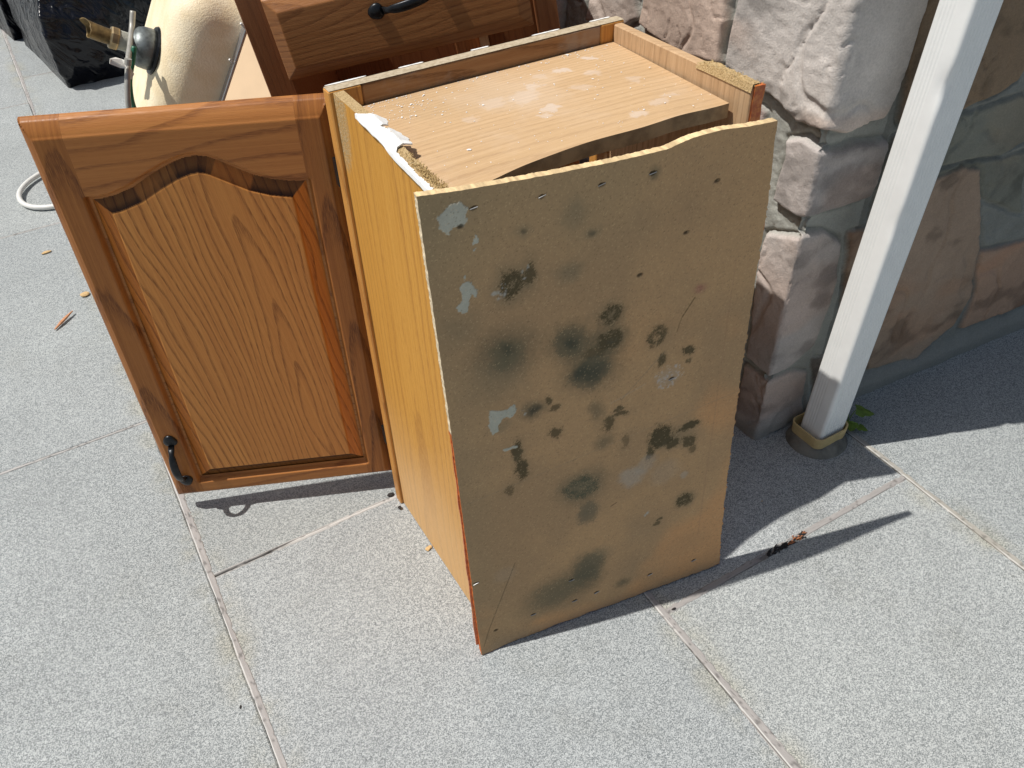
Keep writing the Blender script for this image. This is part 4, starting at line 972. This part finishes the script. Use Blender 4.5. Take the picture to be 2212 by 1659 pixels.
# crumbs of paint and dust lying on the cabinet top
def crumbs():
    rr = random.Random(9); L = []
    for i in range(330):
        if i < 130: x = min(max(rr.gauss(.07, .04), .02), .4); y = min(max(rr.gauss(.245, .03), .05), .275)
        elif i < 200: x = rr.uniform(.02, .42); y = .276 - abs(rr.gauss(0, .008))
        else: x = rr.uniform(.025, .41); y = rr.uniform(.04, .27)
        s = rr.uniform(.0004, .0010) * (2.0 if rr.random() < .07 else 1)
        V, F = heap(s, (0, 0, 0), i, 1, (rr.uniform(.7, 1.8), rr.uniform(.6, 1.2), .4)); a = rr.uniform(0, 3.1); c, q = math.cos(a), math.sin(a)
        V = V @ np.array([[c, q, 0], [-q, c, 0], [0, 0, 1]]) + [x, y, .7368 + .0035 * math.sin((x - .05) * 7) * (1 - (y - .03) / .25) + s * .25]; L.append((V, F))
    V, F = join(L); o = link('paint_crumbs', V, F, M_caulk); tag(o, 'white paint crumbs and dust scattered on the cabinet top', 'crumbs', kind='stuff')
crumbs()

# ------------------------------------------------------------------ base cabinet behind
EZ = np.array([-.13100878, .08100543, .9880662]); EX = np.array([.89633435, -.41615709, .15296409]); EY = np.array([.42358168, .90567731, -.01808772])
UA = np.array([.027, .55, .685])
def base_cabinet():
    zb = -.694 / 1.0; M = frame(UA, EX, EY, EZ)
    Mb = frame(UA + EZ * -.69, EX, EY, EZ)
    t = thing('base_cabinet', 'brown oak base cabinet leaning to the left behind the open cabinet', 'cabinet', Mb)
    z0 = -.655; zt = .17
    for xa, xb in ((-.034, -.018), (.395, .410)):
        b = MB(M); b.board(xa, xb, .021, .55, z0, zt, 2, 0, None); b.build('side_panel', M_dframe, t)
    b = MB(M)
    b.board(-.036, .004, .0, .020, z0, zt, 2, 1, (.03, .1, 0)); b.board(.380, .411, .0, .020, z0, zt, 2, 1, (.03, .7, 0))
    b.board(.0045, .3795, .001, .0195, .135, zt, 0, 1, None)
    b.build('face_frame', M_dframe, t)
    b = MB(M); b.board(-.018, .395, .53, .545, z0, zt, 2, 1, None); b.build('back_panel', M_dframe, t)
    b = MB(M); b.board(-.018, .395, .022, .53, z0 + .01, z0 + .03, 0, 2, None); b.build('bottom_panel', M_dframe, t)
    b = MB(M); b.board(.2905, .3035, .012, .06, -.12, .06, 2, 1, None); b.build('drawer_runner', M_lightwood, t)
    b = MB(M); b.board(.252, .2895, .05, .055, -.30, .02, 2, 1, None); b.board(.304, .379, .03, .036, -.20, .03, 2, 1, None); b.build('drawer_box', M_dframe, t)
    # drawer front as a relief
    n1, n2 = 240, 90; x = np.linspace(0, .373, n1); z = np.linspace(.0, .117, n2); X, Z = np.meshgrid(x, z, indexing='ij')
    e = np.minimum(np.minimum(X, .373 - X), np.minimum(Z, .117 - Z))
    h = .019 - .0105 * (1 - np.clip((e - .0005) / .0175, 0, 1)) - .0 + .0008 * sstep(.018, .0188, e)
    h = np.where(e <= 0, .0, h)
    P = UA + X[..., None] * EX + Z[..., None] * EZ - h[..., None] * EY - EY * .001
    G = np.stack([Z - .10, X + .3, 0 * X], -1)
    br_ = MB(M)
    o = link('drawer_front', P.reshape(-1, 3), gridfaces(n1, n2), M_dbase, t, grain=G.reshape(-1, 3))
    handle(UA + EX * .162 + EZ * .072 - EY * .020, UA + EX * .248 + EZ * .082 - EY * .020, -EY, o, .024)
    # lower door with rounded top edge
    b = MB(M); b.board(-.014, .235, -.0215, -.002, -.60, -.030, 2, 1, None, .006); b.build('door', M_dbase, t)
base_cabinet()
# legs of the lean: a scrap block under the raised corner keeps it up (hidden behind the open cabinet)

# pale board leaning behind
def tan_board():
    c = np.array([.14, 1.30, .0]); ex = np.array([.93, -.35, 0]); ex /= np.linalg.norm(ex); ez = np.array([-.02, -.30, .95]); ez = np.array([.14, .75, .66]); ez -= ex * (ez @ ex); ez /= np.linalg.norm(ez); ey = np.cross(ez, ex)
    M = frame(c, ex, ey, ez); b = MB(M); b.board(-.25, .42, 0, .016, .012, .72, 2, 1, None); o = b.build('loose_panel', M_tanboard); tag(o, 'pale tan flat board leaning between the cream sink and the base cabinet', 'board')
tan_board()

# ------------------------------------------------------------------ sink standing on end
SF = np.array([-.15020291, -.98132569, -.12016233]); ST = np.array([.47113877, -.17790075, .86393263]); SB = np.array([-.86917625, .07315206, .48906179]); SR = np.array([-.013, .95, .525])
def spt(t, b, f): return SR + np.multiply.outer(t, ST) + np.multiply.outer(b, SB) + np.multiply.outer(f, SF)
def sink():
    th_ = thing('kitchen_sink', 'cream coated kitchen sink standing on end with its drain fitting sticking out left', 'sink', T(*(SR + ST * -.58)))
    def rbox(t0, t1, b0, b1, f0, f1, r, n=34):
        V, F = [], []; k = 0
        lo = np.array([t0, b0, f0]); hi = np.array([t1, b1, f1])
        for ax in range(3):
            for s in (0, 1):
                u = np.linspace(0, 1, n); A, B = np.meshgrid(u, u, indexing='ij'); Q = np.zeros((n, n, 3)); o = [q for q in range(3) if q != ax]
                # denser near the edges
                A = A - .13 * np.sin(2 * math.pi * A) * -1 * -1; B = B - .13 * np.sin(2 * math.pi * B)
                Q[..., o[0]] = lo[o[0]] + (hi - lo)[o[0]] * A; Q[..., o[1]] = lo[o[1]] + (hi - lo)[o[1]] * B; Q[..., ax] = (lo, hi)[s][ax]
                inner = np.clip(Q, lo + r, hi - r); d = Q - inner; nn = np.linalg.norm(d, axis=-1, keepdims=True); Q = inner + d / (nn + 1e-9) * r
                V.append(Q.reshape(-1, 3)); f = gridfaces(n, n, flip=(s == 0) ^ (ax == 1)); F.append(f + k); k += n * n
        return np.vstack(V), np.vstack(F)
    Q, F = rbox(-.20, .184, -.075, .106, -.28, 0, .062)
    Q2, F2 = rbox(-.55, -.215, -.075, .106, -.28, 0, .062)
    for q, f in ((Q, F), (Q2, F2)):
        V = spt(q[:, 0], q[:, 1], q[:, 2]); keep = q[:, 1] > -.014; f = f[keep[f].all(1)]
        o = link('bowl', V, f.copy(), M_ceram, th_, smooth=True)
        import bmesh
        bm = bmesh.new(); bm.from_mesh(o.data); bmesh.ops.remove_doubles(bm, verts=bm.verts[:], dist=.0004); bmesh.ops.delete(bm, geom=[v for v in bm.verts if not v.link_faces], context='VERTS'); bmesh.ops.recalc_face_normals(bm, faces=bm.faces[:]); bm.to_mesh(o.data); bm.free()
        o.data.polygons.foreach_set('use_smooth', np.ones(len(o.data.polygons), bool))
    # steel rim sheet with turned edge
    Q, F = rbox(-.58, .215, -.014, -.006, -.365, .016, .0039, 16); link('rim', spt(Q[:, 0], Q[:, 1], Q[:, 2]), F, M_ssteel, th_, smooth=False)
    for (t_, f_) in ((.155, .018), (.085, .020), (-.035, .020)):
        P = [spt(t_, -.008, f_ - .008), spt(t_ + .004, -.002, f_ - .002), spt(t_ + .008, .004, f_ + .000)]; V, F = tube(P, .0018, 8); link('mounting_clip', V, F, M_ssteel, th_)
    # drain fitting on the bowl bottom
    M = frame(spt(.022, .1045, -.085), ST, np.cross(SB, ST), SB)
    M[:3, :3] *= .86
    ax = lambda pr: lathe(pr, M, 32)
    V, F = join([ax([(.001, .0), (.050, .0), (.052, .003), (.050, .007), (.043, .008)])]); dn = link('drain_flange', V, F, M_iron, th_, smooth=False)
    V, F = ax([(.043, .006), (.044, .016), (.043, .030), (.039, .041), (.031, .049), (.024, .053), (.0235, .058)]); link('drain_body', V, F, M_zinc, th_, smooth=True)
    pr = [(.0205, .056)]
    for i in range(9): pr += [(.0205, .058 + i * .0022), (.0190, .0591 + i * .0022)]
    V, F = ax(pr + [(.02, .079)]); link('threaded_neck', V, F, M_thread, dn)
    V, F = lathe([(.0235, .077), (.0245, .080), (.0245, .090), (.0225, .093), (.018, .094)], M, 8); link('nut', V, F, M_nut, th_)
    # torn brass tail piece: open tube with ragged end
    m, L = 40, 26; V = []
    for j in range(L):
        s = j / (L - 1)
        for i in range(m):
            a = 2 * math.pi * i / m; ln = .042 + .012 * (vn(math.cos(a) * 2 + 5, math.sin(a) * 2) - .3) + .016 * max(0, math.cos(a - 1.0)) ** 3; fl = 1 + .35 * max(0, math.cos(a - 1.0)) ** 4 * s ** 3 + .1 * s ** 2 * math.sin(3 * a)
            V.append((.0165 * fl * math.cos(a), .0165 * fl * math.sin(a), .088 + ln * s))
    Vi = [(x * .93, y * .93, z) for x, y, z in V]; n = len(V); A_ = np.array(V + Vi)
    F = [[j * m + i, j * m + (i + 1) % m, (j + 1) * m + (i + 1) % m, (j + 1) * m + i] for j in range(L - 1) for i in range(m)]; F += [[q + n for q in f[::-1]] for f in F]; F += [[(L - 1) * m + i, (L - 1) * m + (i + 1) % m, n + (L - 1) * m + (i + 1) % m, n + (L - 1) * m + i] for i in range(m)]
    link('tailpiece', xf(M, A_), F, M_brass, th_, smooth=True)
sink()

# hose, tube and tag hanging by the sink
def hose():
    def at(px, py, y):
        d = CF * 1815.8 + CR * (px - 1106) - CU * (py - 829.5); return CAM + d * ((y - CAM[1]) / d[1])
    t = thing('supply_hose', 'grey supply hose with green tube and white paper tag hanging beside the sink', 'hose', T(*at(282, 240, .93)))
    P = [at(332, 32, 1.02), at(326, 60, 1.0), at(322, 120, .97), at(318, 170, .96)]
    pts = [(287, 24, 1.06), (285, 60, 1.05), (280, 105, 1.0), (277, 125, .965), (276, 150, .95), (275, 185, .94), (276, 215, .935), (279, 240, .935), (290, 275, .95)]
    # control points taken in display pixels only to find where the hose hangs in space
    off = 0
    C = np.array([at(a + off, b_, y) for a, b_, y in pts]); s = np.linspace(0, len(C) - 1, 60); Pp = np.stack([np.interp(s, range(len(C)), C[:, k]) for k in range(3)], 1)
    for _ in range(6): Pp[1:-1] = (Pp[:-2] + Pp[1:-1] * 2 + Pp[2:]) / 4
    V, F = tube(Pp, .0050, 10); link('grey_tube', V, F, M_hosegrey, t, smooth=True)
    C = np.array([at(*q) for q in [(290, 100, .99), (287, 130, .985), (282, 158, .98), (280, 180, .975), (284, 215, .975), (292, 240, .98)]]); s = np.linspace(0, 5, 30); Pp = np.stack([np.interp(s, range(6), C[:, k]) for k in range(3)], 1)
    for _ in range(3): Pp[1:-1] = (Pp[:-2] + Pp[1:-1] * 2 + Pp[2:]) / 4
    V, F = tube(Pp, .0045, 8); link('green_tube', V, F, M_green, t, smooth=True)
    # paper tag: bent sheet
    corners = [(240, 128), (252, 125), (266, 129), (276, 133), (276, 148), (262, 147), (250, 142), (239, 138)]
    V = np.array([at(a - 2, b_, .945 + .006 * math.sin(i * 1.3)) for i, (a, b_) in enumerate(corners)]); V2 = V + np.array([0, .0012, .0008]); n = len(V)
    F = [list(range(n)), [n + i for i in range(n - 1, -1, -1)]] + [[i, (i + 1) % n, n + (i + 1) % n, n + i] for i in range(n)]
    link('paper_tag', np.vstack([V, V2]), F, M_paper, t)
    V, F = tube([at(277, 127, .94), at(276, 140, .94)], .0062, 12); link('clip_ring', V, F, M_hosegrey, t)
    V = np.array([at(a, b_, .955) for a, b_ in [(274, 150), (284, 148), (290, 160), (284, 172), (276, 168), (270, 172), (272, 160)]]); V2 = V + [0, .001, 0]; n = len(V)
    link('torn_tape', np.vstack([V, V2]), [list(range(n)), [n + i for i in range(n - 1, -1, -1)]] + [[i, (i + 1) % n, n + (i + 1) % n, n + i] for i in range(n)], M_paper, t)
hose()

# ------------------------------------------------------------------ white cable loop
def cable(name, P, r, mat):
    P = np.array(P, float); s = np.linspace(0, len(P) - 1, 90); Q = np.stack([np.interp(s, range(len(P)), P[:, k]) for k in range(3)], 1)
    for _ in range(40): Q[1:-1] = (Q[:-2] + Q[1:-1] * 2 + Q[2:]) / 4
    return tube(Q, r, 12)
V, F = cable('c', [(.05, 2.10, .012), (-.20, 2.09, .014), (-.32, 2.06, .014), (-.405, 2.01, .012), (-.450, 1.93, .014), (-.445, 1.85, .010), (-.40, 1.80, .010), (-.33, 1.785, .009), (-.2, 1.79, .010), (.0, 1.80, .010), (.1, 1.82, .01)], .0072, M_cable)
o = link('white_cable', V, F, M_cable, smooth=True); tag(o, 'white cable lying in a loop on the paving beyond the open door', 'cable')

# ------------------------------------------------------------------ black rubbish bags
M_bag = NT('black_bag_plastic', .24, .4)
def _bag():
    k = M_bag; k.col((.004, .0045, .008)); o = k.obj(); n = k.noise(k.vec('MULTIPLY', k.n('VectorRotate', {'Vector': o, 'Angle': .6}, rotation_type='Y_AXIS').outputs[0], (3.6, 3.6, 1.0)), 3.6, 3., .5, 1.0)
    r = k.math('SUBTRACT', 1., k.math('MULTIPLY', k.math('ABSOLUTE', k.math('SUBTRACT', n, .5)), 5.)); k.bump(r, .55, .014)
_bag(); M_bag = M_bag.m
def bag(outline, height, seed, label, lean):
    """sagging bag: base outline on the ground rising to a gathered neck"""
    P = np.array(outline, float); n = 420; m = 110
    seg = np.vstack([P, P[:1]]); L = np.r_[0, np.cumsum(np.linalg.norm(np.diff(seg, axis=0), axis=1))]; s = np.linspace(0, L[-1], n, endpoint=False)
    O = np.stack([np.interp(s, L, seg[:, k]) for k in range(2)], 1)
    for _ in range(3): O = (np.roll(O, 1, 0) + O * 4 + np.roll(O, -1, 0)) / 6
    c = O.mean(0); V = []
    for j in range(m):
        t = j / (m - 1); z = height * (t ** .85); sh = (1 - t ** 2.6) ** .5 if t < 1 else 0; bul = 1 + .10 * math.sin(t * math.pi)
        R = (O - c) * max(sh * bul, .02) + c + np.array(lean) * t
        ang = np.linspace(0, 2 * math.pi, n, endpoint=False)
        w = fbm(np.cos(ang) * 2.2 + 20, np.sin(ang) * 2.2 + t * 1.6, seed, 2) - .5
        X_, Y_ = R[:, 0], R[:, 1]
        def ridge(d1, d2, f1, f2, sd_, o): return 1 - np.abs(2 * fbm((X_ * d1[0] + Y_ * d1[1] + z * d1[2]) * f1 + 40, (X_ * d2[0] + Y_ * d2[1] + z * d2[2]) * f2 + 40, sd_, o) - 1)
        r1 = ridge((.8, .2, -.55), (.35, .2, .9), 9., 1.6, seed + 1, 2); r2 = ridge((.3, .3, .9), (.8, -.2, -.4), 11., 2.2, seed + 2, 2); r3 = ridge((.7, .1, .7), (-.6, .2, .6), 26., 5., seed + 4, 2)
        f = .97 + .16 * w * sstep(0, .1, t) + .05 * (r1 ** 1.3 - .5) + .035 * (r2 ** 1.3 - .5) * sstep(.1, .4, t) + .014 * r3 ** 2
        R = c + np.array(lean) * t + (R - c - np.array(lean) * t) * f[:, None]
        V.append(np.column_stack([R, np.full(n, z) + .02 * w * t]))
    V = np.vstack(V); F = [[j * n + i, j * n + (i + 1) % n, (j + 1) * n + (i + 1) % n, (j + 1) * n + i] for j in range(m - 1) for i in range(n)] + [[(m - 1) * n + i for i in range(n)]]
    o = link('rubbish_bag', V, F, M_bag, smooth=True); tag(o, label, 'rubbish bag', 'black rubbish bags on the paving'); return o
bag([(-.180, 2.715), (.02, 2.72), (.25, 2.85), (.42, 3.2), (.30, 3.6), (.0, 3.75), (-.20, 3.62), (-.255, 3.30), (-.215, 2.95)], .50, 3, 'larger black plastic rubbish bag with its pointed corner on the paving beside the sink', (.02, .05))
bag([(-.285, 3.38), (-.15, 3.42), (-.05, 3.7), (-.1, 4.1), (-.32, 4.15), (-.36, 3.8), (-.31, 3.55)], .40, 8, 'smaller black plastic rubbish bag partly hidden behind the larger bag', (.03, .05))

# ------------------------------------------------------------------ small litter
def splinter(name, a, b_, w, mat, label, cat, seed):
    a, b_ = np.array(a, float), np.array(b_, float); e = (b_ - a) / np.linalg.norm(b_ - a); q = np.array([-e[1], e[0], 0]); n = 10; V = []
    for i in range(n):
        f = i / (n - 1); c = a + (b_ - a) * f; k = w * (math.sin(math.pi * min(f * .9 + .08, .97)) ** .5) * (.8 + .3 * vn(f * 6, seed)); h = k * .9
        V += [c - q * k, c - q * k * .8 + [0, 0, h], c + q * k * .7 + [0, 0, h * .9], c + q * k]
    F = [[i * 4 + j, i * 4 + (j + 1) % 4, (i + 1) * 4 + (j + 1) % 4, (i + 1) * 4 + j] for i in range(n - 1) for j in range(4)] + [[3, 2, 1, 0], [(n - 1) * 4 + j for j in range(4)]]
    o = link(name, np.array(V), F, mat); tag(o, label, cat); return o
splinter('wood_splinter', (-.458, 1.188, .004), (-.409, 1.235, .009), .0042, M_stick, 'reddish wood splinter lying on the paving left of the open door', 'splinter', 1)
def chip(c, sz, seed, mat, label, name='wood_chip', cat='wood chip', flat=.35, ang=0., group=None):
    V, F = heap(1., (0, 0, 0), seed, 2, (sz[0], sz[1], sz[1] * flat), .35); q, s = math.cos(ang), math.sin(ang); V = V @ np.array([[q, s, 0], [-s, q, 0], [0, 0, 1]]); V[:, 2] -= V[:, 2].min(); o = link(name, V + np.array(c), F, mat); tag(o, label, cat, group); return o
chip((-.424, 1.562, .001), (.012, .006), 3, M_chip, 'yellowish wood crumb on the paving near the white cable loop')
chip((-.372, 1.30, .001), (.011, .009), 5, M_chip, 'pale wood chip showing at the left edge of the open door')
chip((-.006, .165, .001), (.0075, .0045), 7, M_chip, 'tan wood chip on the paving at the foot of the left side panel', ang=.3)
chip((-.011, .310, .001), (.007, .004), 9, M_char, 'dark flattened pebble under the bottom corner of the face frame', 'pebble', 'pebble', .6)
chip((-.010, .2725, .001), (.0038, .0034), 11, M_char, 'round dark pebble on the paving just in front of the face frame foot', 'pebble', 'pebble', .8)
chip((.272, -.152, .001), (.004, .002), 12, M_char, 'tiny dark crumb on the joint below the mouldy back board', 'crumb', 'crumb', .5)
chip((.548, -.06, -.0), (.0015, .001), 2, M_chip, 'tiny wood crumb in the shade right of the cabinet', 'crumb', 'crumb', .5)
chip((-.372, .055, .0), (.0035, .0014), 13, M_char, 'tiny black speck of dirt on the paving at the lower left', 'crumb', 'crumb', .5, 1.2)
def debris():
    rr = random.Random(6); L = [[], []]
    for i in range(70):
        x = rr.uniform(.470, .553); y = -.1535 + rr.gauss(0, .0028); a = rr.uniform(-.5, .5) ; l = rr.uniform(.003, .012); k = 1 if (x > .515 and rr.random() < .5) else 0
        p = np.array([x, y, rr.uniform(.0005, .003)]); e = np.array([math.cos(a), math.sin(a), rr.uniform(-.1, .2)]) * l; L[k].append(tube([p, p + e * .5 + [0, 0, .0006], p + e], [.0010, .0013, .0003], 5))
    for k, (mt, nm, lb) in enumerate(((M_char, 'charred_debris', 'black charred scraps packed in the joint right of the cabinet'), (M_rust, 'rusty_debris', 'rust coloured wood shreds in the joint right of the cabinet'))):
        V, F = join(L[k]); o = link(nm, V, F, mt); tag(o, lb, 'debris', kind='stuff')
debris()
